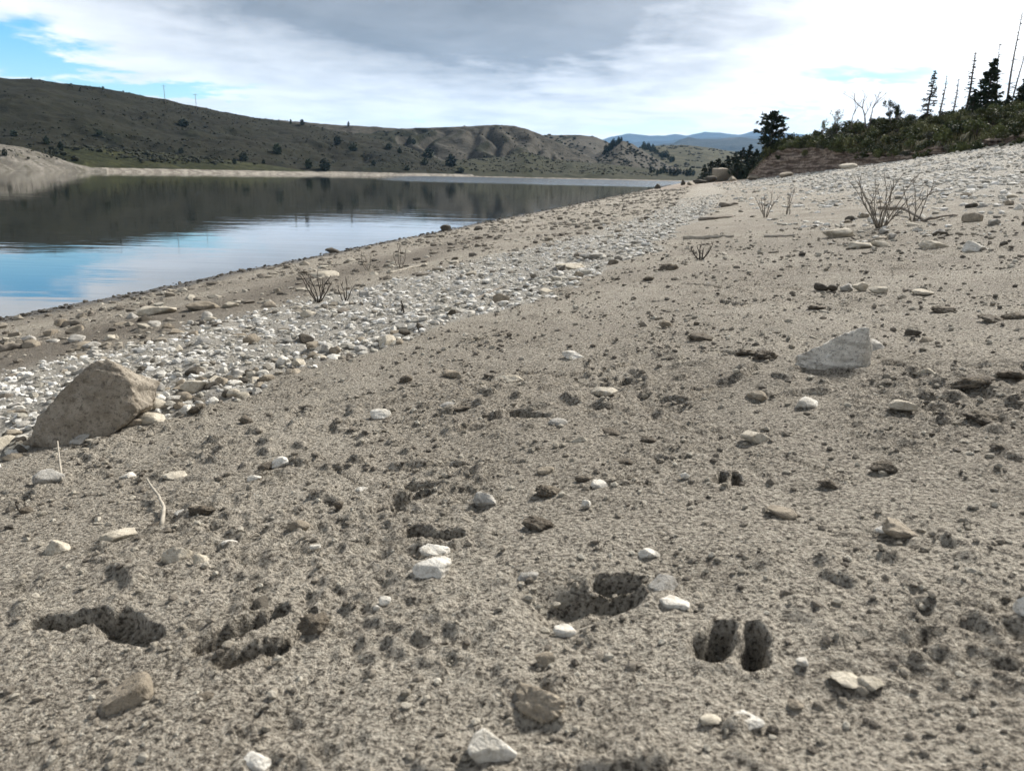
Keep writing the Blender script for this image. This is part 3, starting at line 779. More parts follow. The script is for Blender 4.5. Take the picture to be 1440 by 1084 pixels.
def scatter(n, area, weight):
    """n candidates uniform in (log distance, shore distance), kept by weight(x, y)"""
    y0, y1, d0, d1 = area
    y = np.exp(RNG.uniform(math.log(y0), math.log(y1), n)); d = RNG.uniform(d0, d1, n)
    x = d / CO + X0 + K * y
    k = RNG.uniform(0, 1, n) < weight(x, y)
    return x[k], y[k]
def px_of(x, y, z):
    v = np.stack([x, y, z - HC], -1) @ _R
    return 720 + F * v[:, 0] / -v[:, 2], 542 - F * v[:, 1] / -v[:, 2], -v[:, 2]
BIG = []                                              # rows: x y z size flat yaw zone tint
def pebble_rows(x, y, size, flat, tint, zone, big_px, pr_big=1.0):
    g = G(x, y); zz = g + micro(x, y, step_at(x, y))
    sx = size; sy = size * RNG.uniform(.6, .95, len(x)); sz = size * flat
    P = np.stack([x, y, zz + sz * RNG.uniform(-.15, .40, len(x)), sx, sy, sz, RNG.uniform(0, 6.28, len(x)), RNG.normal(0, .22, len(x)), tint], 1)
    u, v, dep = px_of(x, y, zz)
    inside = (u > -30) & (u < 1470) & (v < 1110) & (dep > 0)
    wide = size * 2 * F / np.maximum(dep, .1)
    big = inside & (wide > big_px) & (u > 0) & (u < 1440)
    for i in np.nonzero(big)[0]: BIG.append((wide[i], P[i], zone, u[i], v[i]))
    return P[~big & inside]
def logn(n, lo, hi, k=1.0): return lo * (hi / lo) ** (RNG.uniform(0, 1, n) ** k)
# white band
x, y = scatter(52000, (1.5, 24, 1.8, 6.2), lambda x, y: band(x, y) * .9)
n = len(x); d = shore_d(x, y)
edge = np.exp(-((d - np.interp(y, BY, BN) + .18) / .22) ** 2)      # larger slabs along the sand side
size = logn(n, .004, .023, 1.6) * (1 + .9 * edge * RNG.uniform(0, 1, n)) * (1 + y / 40)
tint = np.clip(RNG.beta(2.0, 1.6, n) - .25 * edge * (RNG.uniform(0, 1, n) < .4), 0, 1)
R1 = pebble_rows(x, y, size, RNG.uniform(.4, .75, n), tint, 'band', 18)
# loose shingle between the band and the lake, and spilling past both edges of the band
x, y = scatter(15000, (2.0, 60, .25, 4.6), lambda x, y: (.55 * sstep(shore_d(x, y), .2, .6) * (1 - .55 * band(x, y)) * (shore_d(x, y) < np.interp(y, BY, BN)) * (.25 + .75 * sstep(perlin(x * 1.1, y * .9, 61), -.3, .25))))
n = len(x)
R2 = pebble_rows(x, y, logn(n, .009, .05, 2.0) * (1 + y / 30), RNG.uniform(.35, .7, n), np.clip(RNG.beta(2, 2, n), 0, 1), 'shingle', 21)
# dark wet stones that edge the water
x, y = scatter(4200, (3, 130, -.1, .45), lambda x, y: .8 * np.exp(-((shore_d(x, y) - .14) / .16) ** 2))
n = len(x)
R3 = pebble_rows(x, y, logn(n, .007, .024, 1.8) * (1 + y / 22), RNG.uniform(.4, .7, n), RNG.uniform(0, 1, n), 'edge', 999)
# stony slope under the bank
x, y = scatter(42000, (5.5, 75, 6.0, 18), lambda x, y: np.clip(.95 * upper(x, y) + .22 * sstep(shore_d(x, y), 5.4, 6.6), 0, 1) * (.35 + .65 * sstep(perlin(x * .7, y * .7, 62), -.35, .3)))
n = len(x)
R4 = pebble_rows(x, y, logn(n, .010, .060, 2.1) * (1 + y / 50), RNG.uniform(.35, .7, n), np.clip(RNG.beta(2.0, 1.6, n), 0, 1), 'slope', 13)
# few stones strewn on the sand
x, y = scatter(2600, (.9, 40, 3.5, 9.5), lambda x, y: .5 * (1 - band(x, y)) * (shore_d(x, y) > np.interp(y, BY, BN)) * (.15 + .85 * sstep(perlin(x * .9, y * .9, 63), -.1, .4)))
n = len(x)
R5 = pebble_rows(x, y, logn(n, .004, .022, 2.2) * (1 + y / 9), RNG.uniform(.4, .7, n), np.clip(RNG.beta(1.3, 1.7, n), 0, 1), 'sand', 20)
BIG.sort(key=lambda r: -r[0])
MAXBIG = 210
rest = [np.array([r[1] for r in BIG[MAXBIG:] if r[2] == zn]).reshape(-1, 9) for zn in ('band', 'shingle', 'slope', 'sand')]
R1 = np.vstack([R1, rest[0]]); R2 = np.vstack([R2, rest[1]]); R4 = np.vstack([R4, rest[2]]); R5 = np.vstack([R5, rest[3]])
near = R1[:, 1] < 3.2
tag(link('pebbles', mesh_pebbles('pebbles', R1[near], 2, 1, M_PB)), 'white limestone pebbles of the shore band', kind='stuff')
tag(link('pebbles', mesh_pebbles('pebbles', R1[~near], 1, 1, M_PB)), 'white limestone pebbles of the shore band', kind='stuff')
tag(link('shingle', mesh_pebbles('shingle', R2, 1, 2, M_PT)), 'loose tan shingle near the water', kind='stuff')
tag(link('gravel', mesh_pebbles('gravel', R3, 1, 3, M_PD)), 'dark wet gravel along the water edge', kind='stuff')
tag(link('rubble', mesh_pebbles('rubble', R4, 1, 4, M_PB)), 'pale rubble on the slope under the bank', kind='stuff')
tag(link('gravel', mesh_pebbles('gravel', R5, 2, 5, M_PT)), 'scattered small stones on the sand', kind='stuff')
# crumbs of dry mud all over the near sand
n = 30000
rr = 1.45 * (9.0 / 1.45) ** RNG.uniform(0, 1, n); aa = RNG.uniform(-.75, .75, n)
x, y = FC[0] + rr * np.sin(aa), FC[1] + rr * np.cos(aa)
k = (RNG.uniform(0, 1, n) < (.25 + .75 * sstep(perlin(x / .45, y / .45, 64) + .5 * perlin(x / .12, y / .12, 65), -.2, .5))) & (shore_d(x, y) > np.interp(y, BY, BN))
x, y, rr = x[k], y[k], rr[k]
size = logn(len(x), .0014, .006, 1.9) * (.6 + .4 * rr)
P = np.stack([x, y, Z(x, y) + size * .3, size, size * RNG.uniform(.6, 1, len(x)), size * RNG.uniform(.45, .8, len(x)), RNG.uniform(0, 6.28, len(x)), RNG.normal(0, .3, len(x)), RNG.beta(2.2, 2.0, len(x))], 1)
tag(link('crumbs', mesh_pebbles('crumbs', P, 1, 6, M_PT, planes=12)), 'crumbs of dry mud on the sand', kind='stuff')

# the stones that show largest, one object each, named after what they lie beside
LM = [('band', (140, 560), 'the tan boulder'), ('band', (455, 420), 'the dark dead twig bush'), ('band', (700, 412), 'the weathered branch on the pebbles'), ('band', (340, 540), 'the middle of the near pebbles'),
      ('band', (820, 365), 'the grey and cream rocks'), ('band', (20, 600), 'the near end of the pebbles'), ('band', (560, 470), 'the sand edge mid band'),
      ('shingle', (215, 440), 'the broad cream slab'), ('shingle', (305, 432), 'the tan slab with a dark edge'), ('shingle', (455, 400), 'the dark dead twig bush'), ('shingle', (30, 490), 'the bleached log'),
      ('shingle', (560, 382), 'the long thin stick'), ('shingle', (650, 335), 'the end of the bright water'), ('shingle', (100, 450), 'the near water corner'),
      ('slope', (1240, 300), 'the grey bare bush'), ('slope', (1370, 307), 'the brown wedge stone'), ('slope', (1400, 240), 'the foot of the bank'), ('slope', (1110, 290), 'the thin weed stalks'), ('slope', (1430, 350), 'the frame edge'), ('slope', (1300, 250), 'the upper rubble'),
      ('sand', (1180, 500), 'the pale boulder'), ('sand', (1240, 320), 'the grey bare bush'), ('sand', (835, 850), 'the large hollow print'), ('sand', (1030, 910), 'the cloven print'), ('sand', (365, 890), 'the long hoof scrape'), ('sand', (575, 700), 'the shallow round print'),
      ('sand', (140, 560), 'the tan boulder'), ('sand', (1200, 402), 'the small heap of stones'), ('sand', (860, 540), 'the two dark pits'), ('sand', (1010, 330), 'the far stick'), ('sand', (1400, 450), 'the row of dark clods')]
ZONE = {'band': 'in the white pebble band', 'shingle': 'on the shingle by the water', 'slope': 'on the stony slope', 'sand': 'on the sand'}
TONE = [(.22, 'dark', 'dark brown'), (.42, 'tan', 'tan'), (.58, 'grey', 'pale grey'), (.76, 'cream', 'cream'), (2, 'white', 'chalk white')]
items = {}
for wide, P, zone, u, v in BIG[:MAXBIG]:
    tn = P[8] if zone in ('band', 'slope') else P[8] * .75
    for lim, mt, word in TONE:
        if tn < lim: break
    fl = P[5] / P[3]
    shape = 'flat' if fl < .47 else 'wedge shaped' if fl < .56 else 'blocky' if fl < .65 else 'chunky'
    lm = min((l for l in LM if l[0] == zone), key=lambda l: (l[1][0] - u) ** 2 + 6 * (l[1][1] - v) ** 2)
    dist = math.hypot(lm[1][0] - u, 2 * (lm[1][1] - v))
    items.setdefault((zone, word, shape, lm[2]), []).append((dist, P, mt, u, v, wide))
ORD = ['closest', 'second closest', 'third closest', 'fourth closest', 'fifth closest', 'sixth closest', 'seventh closest', 'eighth closest', 'ninth closest', 'tenth closest', 'eleventh closest', 'twelfth closest']
i = 0
for (zone, word, shape, lm), lst in items.items():
    lst.sort(key=lambda r: r[0])
    for j, (dist, P, mt, u, v, wide) in enumerate(lst):
        o = bpy.data.objects.new('stone', rock_mesh(4 if wide > 34 else 3, 500 + i % 24, mt, planes=9 + i % 4, rough=.06)); COL.objects.link(o); i += 1
        o.location = P[:3]; o.scale = P[3:6]; o.rotation_euler = (P[7], 0, P[6])
        where = f'{ORD[min(j, 11)]} to {lm}' if len(lst) > 1 else f'by {lm}'
        tag(o, f'{word} {shape} stone {where}' if len(lst) > 1 or zone != 'sand' else f'{word} {shape} stone on the sand {where}', 'stone', {'band': 'stones of the white pebble band', 'shingle': 'stones of the shingle by the water', 'slope': 'stones of the upper slope', 'sand': 'loose stones on the sand'}[zone])

# ------------------------------------------------------------------ dead wood
M_WOOD = simple_mat('grey_dead_wood', (.17, .15, .125), var=.4, scale=30, bump=.6, bdist=.004)
M_DARKW = simple_mat('dark_twig', (.05, .042, .035), var=.4, scale=40)
M_PALEW = simple_mat('bleached_wood', (.33, .30, .25), var=.25, scale=40, bump=.5, bdist=.003)
def stick(pxs, r, mat, label, name='stick', cat='stick', lift=.0, up=None):
    pts = []
    for i, (a, b) in enumerate(pxs):
        x, y, _ = hit(a, b); pts.append(Vector((x, y, z1(x, y) + r * .6 + lift + (up[i] if up else 0))))
    P = []
    for i in range(len(pts) - 1):
        for k in range(4): P.append(pts[i].lerp(pts[i + 1], k / 4) + Vector((0, random.uniform(-.5, .5) * r, random.uniform(-.3, .3) * r)))
    P.append(pts[-1]); n = len(P)
    m = MB(); m.tube([p - pts[0] for p in P], [r * (1 - .55 * i / (n - 1)) * random.uniform(.9, 1.12) for i in range(n)], 8)
    o = link(name, m.mesh(name), mat, loc=pts[0])
    return tag(o, label, cat)
stick([(228, 742), (231, 722), (222, 704), (208, 687)], .0045, M_PALEW, 'curved bleached twig lying on the sand', up=[0, .004, .012, .02])
stick([(86, 672), (84, 640)], .003, M_PALEW, 'short pale straw upright by a grey angular stone', name='straw', cat='straw', up=[0, .05])
stick([(545, 385), (570, 379), (600, 373)], .016, M_PALEW, 'long thin bleached stick beside the dead twig bush')
stick([(650, 428), (685, 413), (712, 402)], .011, M_WOOD, 'weathered branch lying on the white pebbles')
stick([(0, 496), (30, 491), (58, 484)], .022, M_WOOD, 'bleached log end on the shingle at the frame edge')
stick([(1013, 293), (1037, 290)], .05, M_WOOD, 'short grey log on the far sand', name='log', cat='log')
stick([(982, 312), (1005, 310), (1030, 305)], .028, M_WOOD, 'grey stick on the far sand under the short log')
stick([(962, 337), (1000, 336), (1032, 334)], .024, M_PALEW, 'pale knotty branch on the far sand')
stick([(1075, 334), (1118, 333)], .014, M_PALEW, 'straight pale stick on the sand before the bare bush')
stick([(1235, 302), (1270, 303), (1300, 313), (1315, 312), (1345, 305)], .020, M_WOOD, 'fallen bare branch reaching from the grey bush to the brown wedge stone', name='branch', cat='branch', up=[.06, .06, .0, .02, .0])
def bush(px, py, hpx, n, mat, label, spread=.7, twig=.006, seed=1, name='dead_bush', cat='bush', bend=.5):
    r = random.Random(seed)
    x, y, dist = hit(px, py); h = hpx / (F / dist)
    e = empty(name, (x, y, z1(x, y) - .01)); tag(e, label, cat)
    for k in range(n):
        a = 2 * math.pi * (k + r.uniform(-.3, .3)) / n; L = h * r.uniform(.65, 1.05)
        out = spread * r.uniform(.35, 1)
        p = Vector((math.cos(a), math.sin(a), 0)) * h * .05
        d = Vector((math.cos(a) * out, math.sin(a) * out, 1)).normalized()
        m = MB(); pts = [p.copy()]
        for s in range(7):
            d = (d + Vector((r.uniform(-1, 1), r.uniform(-1, 1), r.uniform(-.3, .6))) * .16 * (1 + bend)).normalized()
            p = p + d * L / 7; pts.append(p.copy())
        m.tube(pts, [twig * (1 - .75 * i / 7) for i in range(8)], 5)
        for s in range(2, 7):
            if r.random() < .75:
                q = pts[s].copy(); dd = (d + Vector((r.uniform(-1, 1), r.uniform(-1, 1), r.uniform(-.1, .8))) * .8).normalized(); t = [q.copy()]
                for _ in range(3):
                    dd = (dd + Vector((r.uniform(-1, 1), r.uniform(-1, 1), r.uniform(-.3, .6))) * .25).normalized(); q = q + dd * L * r.uniform(.05, .11); t.append(q.copy())
                m.tube(t, [twig * .5, twig * .42, twig * .32, twig * .2], 4)
        link('stem', m.mesh('stem'), mat, e)
    return e
bush(1238, 320, 74, 15, M_WOOD, 'grey bare dead bush with many upright stems on the slope', spread=.65, twig=.006, seed=3)
bush(1285, 312, 62, 4, M_WOOD, 'thin bare sprig beside the grey bare dead bush', spread=.5, twig=.006, seed=5)
bush(1076, 306, 34, 5, M_WOOD, 'low bare weed tuft on the far sand', spread=.7, twig=.007, seed=6)
bush(1108, 302, 40, 3, M_WOOD, 'pair of thin upright weed stalks on the far sand', spread=.25, twig=.007, seed=7, bend=.2)
bush(985, 366, 30, 5, M_DARKW, 'small dark dead sprig on sand under the pale knotty branch', spread=.8, twig=.006, seed=8)
bush(448, 424, 54, 7, M_DARKW, 'dark dead twig bush standing in the white pebbles', spread=.8, twig=.0048, seed=9)
bush(485, 424, 36, 4, M_DARKW, 'dark bent twigs next to the dead twig bush', spread=.9, twig=.0045, seed=10)
bush(562, 377, 36, 4, M_WOOD, 'thin grey sprig near the water behind the pebbles', spread=.6, twig=.004, seed=11)
bush(517, 380, 30, 4, M_WOOD, 'faint grey sprig near the water between twig bush and stick', spread=.7, twig=.004, seed=12)
bush(566, 440, 22, 2, M_DARKW, 'lone dark twig sticking up from the white pebbles', spread=.2, twig=.006, seed=13)
bush(33, 720, 26, 2, M_DARKW, 'short dark stalk at the frame edge beside a clod', spread=.2, twig=.002, seed=14)
bush(845, 780, 30, 2, M_DARKW, 'tiny dry stalk behind the large hollow print', spread=.3, twig=.0012, seed=15)
bush(500, 670, 26, 3, M_PALEW, 'tiny pale grass stalk above the shallow round print', spread=1.2, twig=.0012, seed=16)
# ------------------------------------------------------------------ the eroded bank
BK = np.array([  # px, distance of the foot, skyline of the earth (py), depth of the slope, height of the earth face
 (1052, 84, 243, 3.0, .5), (1068, 74, 226, 3.5, 1.5), (1082, 70, 214, 4.5, 2.0), (1100, 67, 205, 5.5, 2.2), (1130, 63, 197, 7, 1.9), (1165, 56, 189, 8.5, 1.3),
 (1200, 50, 183, 9.5, .8), (1265, 43.5, 171, 11, .45), (1300, 41, 167, 12, .40), (1350, 38, 162, 13, .35), (1400, 36, 156, 14, .35), (1440, 34.5, 149, 14, .3),
 (1600, 29, 132, 14, .5), (1900, 24, 100, 14, .5), (2400, 19, 60, 14, .5)], float)
def bank_col(px):
    f, s, dep, face = (np.interp(px, BK[:, 0], BK[:, k]) for k in (1, 2, 3, 4))
    a = np.array([azel(p, 250)[0] for p in np.atleast_1d(px)])
    return f, s, dep, face, a
def build_bank():
    px = np.concatenate([np.linspace(1052, 1460, 330), np.linspace(1465, 2400, 90)])
    f, sk, dep, face, a = bank_col(px)
    zr = np.array([HC + math.tan(azel(p, s)[1]) * (d0 + d1) for p, s, d0, d1 in zip(px, sk, f, dep)])
    z0 = G(f * np.sin(a), f * np.cos(a))
    T_ = np.concatenate([np.linspace(0, 1, 22), 1 + np.linspace(0.04, 1, 44), 2 + np.array([.15, .4, .8, 1.5, 3, 6])])
    n = len(px); X, Y, Zb, C = [], [], [], []
    for t in T_:
        if t <= 1: off = .25 + 1.0 * t + 0 * f; z = z0 - .35 + (face + .35) * sstep(np.array(t), -.1, 1.0)
        elif t <= 2:
            u = t - 1; off = 1.25 + (dep - 1.25) * u; z = z0 + face + (zr - z0 - face) * u ** .85
        else:
            off = dep + (t - 2) * 9; z = zr - (t - 2) * .25
        w = .35 * perlin(px / 16, px * 0 + .5, 70) + .15 * perlin(px / 5, px * 0 + .5, 71)
        D = f + off + w * (1 if t <= 1.3 else .4)
        x, y = D * np.sin(a), D * np.cos(a)
        if t <= 1.05:
            led = .55 * perlin(x / 1.2, np.full_like(x, t * 5), 72) + .22 * perlin(x / .5, np.full_like(x, t * 9), 73) + .05 * perlin(x / .2, np.full_like(x, t * 17), 74)
            D = D + led * 1.3 - .10 * (math.sin(t * 22) > .2); x, y = D * np.sin(a), D * np.cos(a)
        z = z + (.16 * perlin(x / 1.6, y / 1.6, 75) + .06 * perlin(x / .5, y / .5, 76)) * min(1, t * 1.5)
        X.append(x); Y.append(y); Zb.append(z); C.append(np.full(n, float(t > 1.02)))
    V = np.stack([np.concatenate(X), np.concatenate(Y), np.concatenate(Zb)], 1)
    i = np.arange(len(T_) - 1)[:, None] * n; j = np.arange(n - 1)[None, :]
    q = np.stack([i + j, i + j + 1, i + n + j + 1, i + n + j], -1).reshape(-1, 4)
    me = mesh_np('bank', V, q); attr(me, 'turf', np.concatenate(C))
    return me, BVHTree.FromPolygons(V.tolist(), q.tolist())
m = bpy.data.materials.new('bank_earth'); m.use_nodes = True
T = NT(m.node_tree); b = T.n['Principled BSDF']; pos = T.node('ShaderNodeNewGeometry').outputs['Position']
n1 = T.noise(pos, 1.2, 5, .65); n2 = T.noise(pos, 6, 5, .7); lay = T.noise(T.vmul(pos, (.25, .25, 5)), 1.5, 4, .6)
earth = T.mix(T.step(n1, .35, .65), (.24, .19, .155), (.38, .315, .26)); earth = T.mix(T.mul(T.step(lay, .46, .54), .8), earth, (.07, .05, .04)); earth = T.mix(T.mul(T.step(n2, .5, .6), .7), earth, (.06, .046, .036))  # dark strata also put crevice shade into the earth colour
turf = T.mix(T.step(n1, .38, .62), (0.0225, 0.0270, 0.0135), (0.0638, 0.0638, 0.0338)); turf = T.mix(T.mul(T.step(n2, .5, .65), .6), turf, (0.0900, 0.0788, 0.0488))
tf = T.step(T.add(T.node('ShaderNodeAttribute', attribute_name='turf').outputs['Fac'], T.mul(T.add(n1, -.5), .8)), .35, .65)
T.l.new(T.mix(tf, earth, turf), b.inputs['Base Color']); b.inputs['Roughness'].default_value = 1; b.inputs['Specular IOR Level'].default_value = .1
bp = T.node('ShaderNodeBump'); bp.inputs['Strength'].default_value = .9; bp.inputs['Distance'].default_value = .08
T.l.new(T.add(n2, T.mul(lay, .7)), bp.inputs['Height']); T.l.new(bp.outputs[0], b.inputs['Normal'])
bank_me, BANK = build_bank()
tag(link('bank', bank_me, m), 'eroded earth bank above the stony slope', kind='structure')
def bank_z(x, y):
    h = BANK.ray_cast(Vector((x, y, 60)), Vector((0, 0, -1)))
    return h[0].z if h[0] is not None else float(G(x, y))

# ------------------------------------------------------------------ leaves and plants
def leaf_mat(name, a, b_, rough=.8):
    m = bpy.data.materials.new(name); m.use_nodes = True
    T = NT(m.node_tree); b = T.n['Principled BSDF']
    r = T.node('ShaderNodeObjectInfo').outputs['Random']
    pos = T.node('ShaderNodeTexCoord').outputs['Object']
    n = T.noise(pos, 5.0, 4, .7)
    c = T.mix(T.step(T.add(T.mul(n, .8), T.mul(T.add(r, -.5), .35)), .28, .55), a, b_)
    T.l.new(c, b.inputs['Base Color']); b.inputs['Roughness'].default_value = rough; b.inputs['Specular IOR Level'].default_value = .2
    return m
M_SHRUB = [leaf_mat('dark_shrub_leaf', (.030, .040, .016), (.115, .13, .052)), leaf_mat('olive_shrub_leaf', (.05, .056, .024), (.17, .175, .08)), leaf_mat('grey_sage_leaf', (.06, .065, .045), (.14, .14, .10))]
M_NEEDLE = leaf_mat('dark_needles', (.012, .020, .012), (.035, .050, .028))
M_DRYN = leaf_mat('dry_needles', (.035, .033, .024), (.075, .068, .05))
M_TRUNK = simple_mat('tree_bark', (.085, .072, .06), var=.4, scale=6)
M_SNAG = simple_mat('dead_trunk', (.13, .115, .10), var=.4, scale=6)
def rvec(r): return Vector((r.gauss(0, 1), r.gauss(0, 1), r.gauss(0, 1))).normalized()
def shrub_meshes(k, leaves=620):
    r = random.Random(40 + k); m = MB(); lobes = []
    for i in range(7):
        a = r.uniform(0, 6.28); q = r.uniform(0, .62)
        lobes.append((Vector((math.cos(a) * q, math.sin(a) * q, r.uniform(.30, .72))), r.uniform(.22, .40)))
    for i in range(leaves):
        c, R = r.choice(lobes)
        p = c + rvec(r) * R * r.uniform(.45, 1.08)
        p.z = max(.02, p.z)
        s = r.uniform(.035, .085); u = rvec(r); v = u.cross(rvec(r)).normalized()
        m.leaf(p, u * s, v * s * 1.5)
    st = MB()
    for c, R in lobes: st.tube([(0, 0, -.05), c * .5 + Vector((0, 0, -.05)), c], [.035, .024, .010], 5)
    return m.mesh('crown', False), st.mesh('stem')
SHR = []
for k in range(6):
    c, s = shrub_meshes(k); s.materials.append(M_TRUNK); SHR.append((c, s))
_sm = {}
def put_shrub(x, y, z, w, h, mi, label, group, k):
    key = (k, mi)
    if key not in _sm:
        c = SHR[k][0] if k not in [a for a, _ in _sm] else SHR[k][0].copy()
        c.materials.clear(); c.materials.append(M_SHRUB[mi]); _sm[key] = c
    e = empty('shrub', (x, y, z)); e.scale = (w / 1.5, w / 1.5, h / .95); e.rotation_euler = (0, 0, random.uniform(0, 6.28))
    link('crown', _sm[key], None, e); link('stem', SHR[k][1], None, e)
    return tag(e, label, 'shrub', group)
TN = ['dark green', 'olive green', 'grey green']
def bank_point(px, u):
    f, s, dep, face, a = bank_col(px)
    D = float(f + 1.0 + (dep - 1.0) * u); a = float(a[0])
    x, y = D * math.sin(a), D * math.cos(a)
    return x, y, bank_z(x, y), D
r_ = random.Random(5)
rows = []
tries = 0
while len(rows) < 290 and tries < 9000:
    tries += 1
    px = r_.uniform(1078, 1470); u = r_.uniform(-.02, 1.05) if r_.random() < .72 else r_.uniform(-.07, .06) if px > 1180 or r_.random() < .35 else r_.uniform(.0, .1)
    x, y, z, D = bank_point(px, u)
    w = r_.uniform(.8, 1.7) * (.8 + .25 * (px < 1200))
    if any((x - q[0]) ** 2 + (y - q[1]) ** 2 < (.36 * (w + q[2])) ** 2 for q in rows): 
        continue
    rows.append((x, y, w, z, px, u))
for i in range(34):                                   # bushes that hang over and stand under the earth face
    px = r_.uniform(1074, 1185); u = r_.choice((r_.uniform(-.10, .02), r_.uniform(.02, .22), r_.uniform(.05, .3)))
    x, y, z, D = bank_point(px, u); rows.append((x, y, r_.uniform(.7, 1.5), z, px, u))
for x, y, w, z, px, u in rows:
    mi = 0 if r_.random() < .62 else 1 if r_.random() < .75 else 2
    part = 'under the earth face' if u < -.02 else 'at the bank lip' if u < .14 else 'on the bank skyline' if u > .85 else 'low on the bank' if u < .38 else 'high on the bank' if u > .62 else 'halfway up the bank'
    side = 'beside the lone pine' if px < 1150 else 'below the pale airy sapling' if px < 1195 else 'below the bare tree' if px < 1240 else 'below the leafy tree' if px < 1280 else 'below the shaggy spruce' if px < 1315 else 'below the thin spruces' if px < 1350 else 'below the broad dark spruce' if px < 1400 else 'below the tall dead trunks'
    ht = r_.uniform(.42, .72); form = 'low spreading' if ht < .49 else 'upright' if ht > .65 else 'broad' if w > 1.3 else 'small round' if w < 1.0 else 'domed'
    put_shrub(x, y, z - .05, w, w * ht, mi, f'{form} {TN[mi]} shrub {part} {side}', 'shrubs covering the bank', r_.randrange(6))
# dry grass between the shrubs
gx, gf, gv = [], [], []
for i in range(5200):
    px = r_.uniform(1070, 1480); u = r_.uniform(0, 1.1); f, s, dep, face, a = bank_col(px)
    x, y, z, D = bank_point(px, u)
    hgt = r_.uniform(.10, .32); a = r_.uniform(0, 6.28); q = Vector((math.cos(a), math.sin(a), 0)) * .025; tip = Vector((r_.uniform(-.1, .1), r_.uniform(-.1, .1), hgt)); c = Vector((x, y, z - .03)); k = len(gv)
    gv += [c - q, c + q, c + tip + q * .2, c + tip - q * .2]; gf.append((k, k + 1, k + 2, k + 3))
tag(link('grass', mesh_np('grass', gv, gf, False), leaf_mat('dry_bank_grass', (.07, .07, .03), (.20, .175, .10))), 'dry grass between the shrubs of the bank', kind='stuff')

def conifer(px, base, top, wpx, dist, label, name='spruce_tree', density=1.0, droop=.25, mat=None, cat='tree', group=None, seed=0, z=None, bare=.12, lean=0.0, shape='cone', sink=.2):
    r = random.Random(seed); a, e = azel(px, base)
    x, y = dist * math.sin(a), dist * math.cos(a); zb = HC + math.tan(e) * dist if z is None else z
    ppm = F / (dist * math.cos(a) / math.cos(PITCH) * 1.02)
    h, w = (base - top) / ppm, wpx / ppm
    o = empty(name, (x, y, zb - sink)); tag(o, label, cat, group); h += sink
    tr = MB(); cr = MB(); lx = lean * h
    axis = lambda t: Vector((lx * t + .012 * h * math.sin(t * 5 + seed), .01 * h * math.sin(t * 4 + 1), h * t))
    tr.tube([axis(t / 8) for t in range(9)], [h * .022 * (1 - .88 * t / 8) + .008 for t in range(9)], 6)
    nb = int(26 * (.6 + .4 * density))
    for i in range(nb):
        t = bare + (1 - bare) * (i + r.random()) / nb
        prof = (1 - t) ** .8 * .9 + .06 if shape == 'cone' else math.sin(min(1, (t - bare) / (1 - bare) * .93 + .12) * math.pi) ** .7
        L = w / 2 * prof * r.uniform(.55, 1.15)
        for k in range(2 if density < .6 else 4):
            g = r.uniform(0, 6.28); d = Vector((math.cos(g), math.sin(g), r.uniform(-droop, .25 if shape == 'cone' else .7)))
            p0 = axis(t); tip = p0 + d * L
            tr.tube([p0, p0.lerp(tip, .5) + Vector((0, 0, .04 * L)), tip], [h * .0045 + .004, h * .003 + .003, .003], 4)
            for s in range(int(max(1, 7 * density))):
                q = p0.lerp(tip, r.uniform(.25, 1.08)) + rvec(r) * L * .10
                sz = max(.035, w * .045) * r.uniform(.7, 1.5); u = (d.normalized() + rvec(r) * .7).normalized(); v = u.cross(rvec(r)).normalized()
                cr.leaf(q, u * sz * 1.3, v * sz)
    link('trunk', tr.mesh('trunk'), M_TRUNK if mat is None else M_SNAG, o)
    if cr.f: link('crown', cr.mesh('crown', False), mat or M_NEEDLE, o)
    return o
def snag(px0, base, px1, top, dist, label, seed, rad=.055, twigs=26, tw=.5):
    r = random.Random(seed); a, e = azel(px0, base); x, y = dist * math.sin(a), dist * math.cos(a); zb = HC + math.tan(e) * dist
    a1, e1 = azel(px1, top); tipw = Vector((dist * math.sin(a1), dist * math.cos(a1), HC + math.tan(e1) * dist)) - Vector((x, y, zb))
    o = empty('dead_tree', (x, y, zb - .3)); tag(o, label, 'dead tree')
    tr = MB(); br = MB(); ax = lambda t: tipw * t + Vector((.03 * math.sin(t * 6 + seed), 0, .3 * t)) 
    tr.tube([ax(t / 9) for t in range(10)], [rad * (1 - .75 * t / 9) for t in range(10)], 7)
    for i in range(twigs):
        t = r.uniform(.2, .98); g = r.uniform(0, 6.28); L = tw * (1.1 - t) * r.uniform(.4, 1.2) + .08
        d = Vector((math.cos(g), math.sin(g), r.uniform(-.35, .35))); p = ax(t)
        br.tube([p, p + d * L * .5, p + d * L + Vector((0, 0, -.05 * L))], [rad * .28, rad * .2, rad * .08], 4)
    link('trunk', tr.mesh('trunk'), M_SNAG, o); tag(link('limb', br.mesh('limb'), M_SNAG, o), kind='stuff')
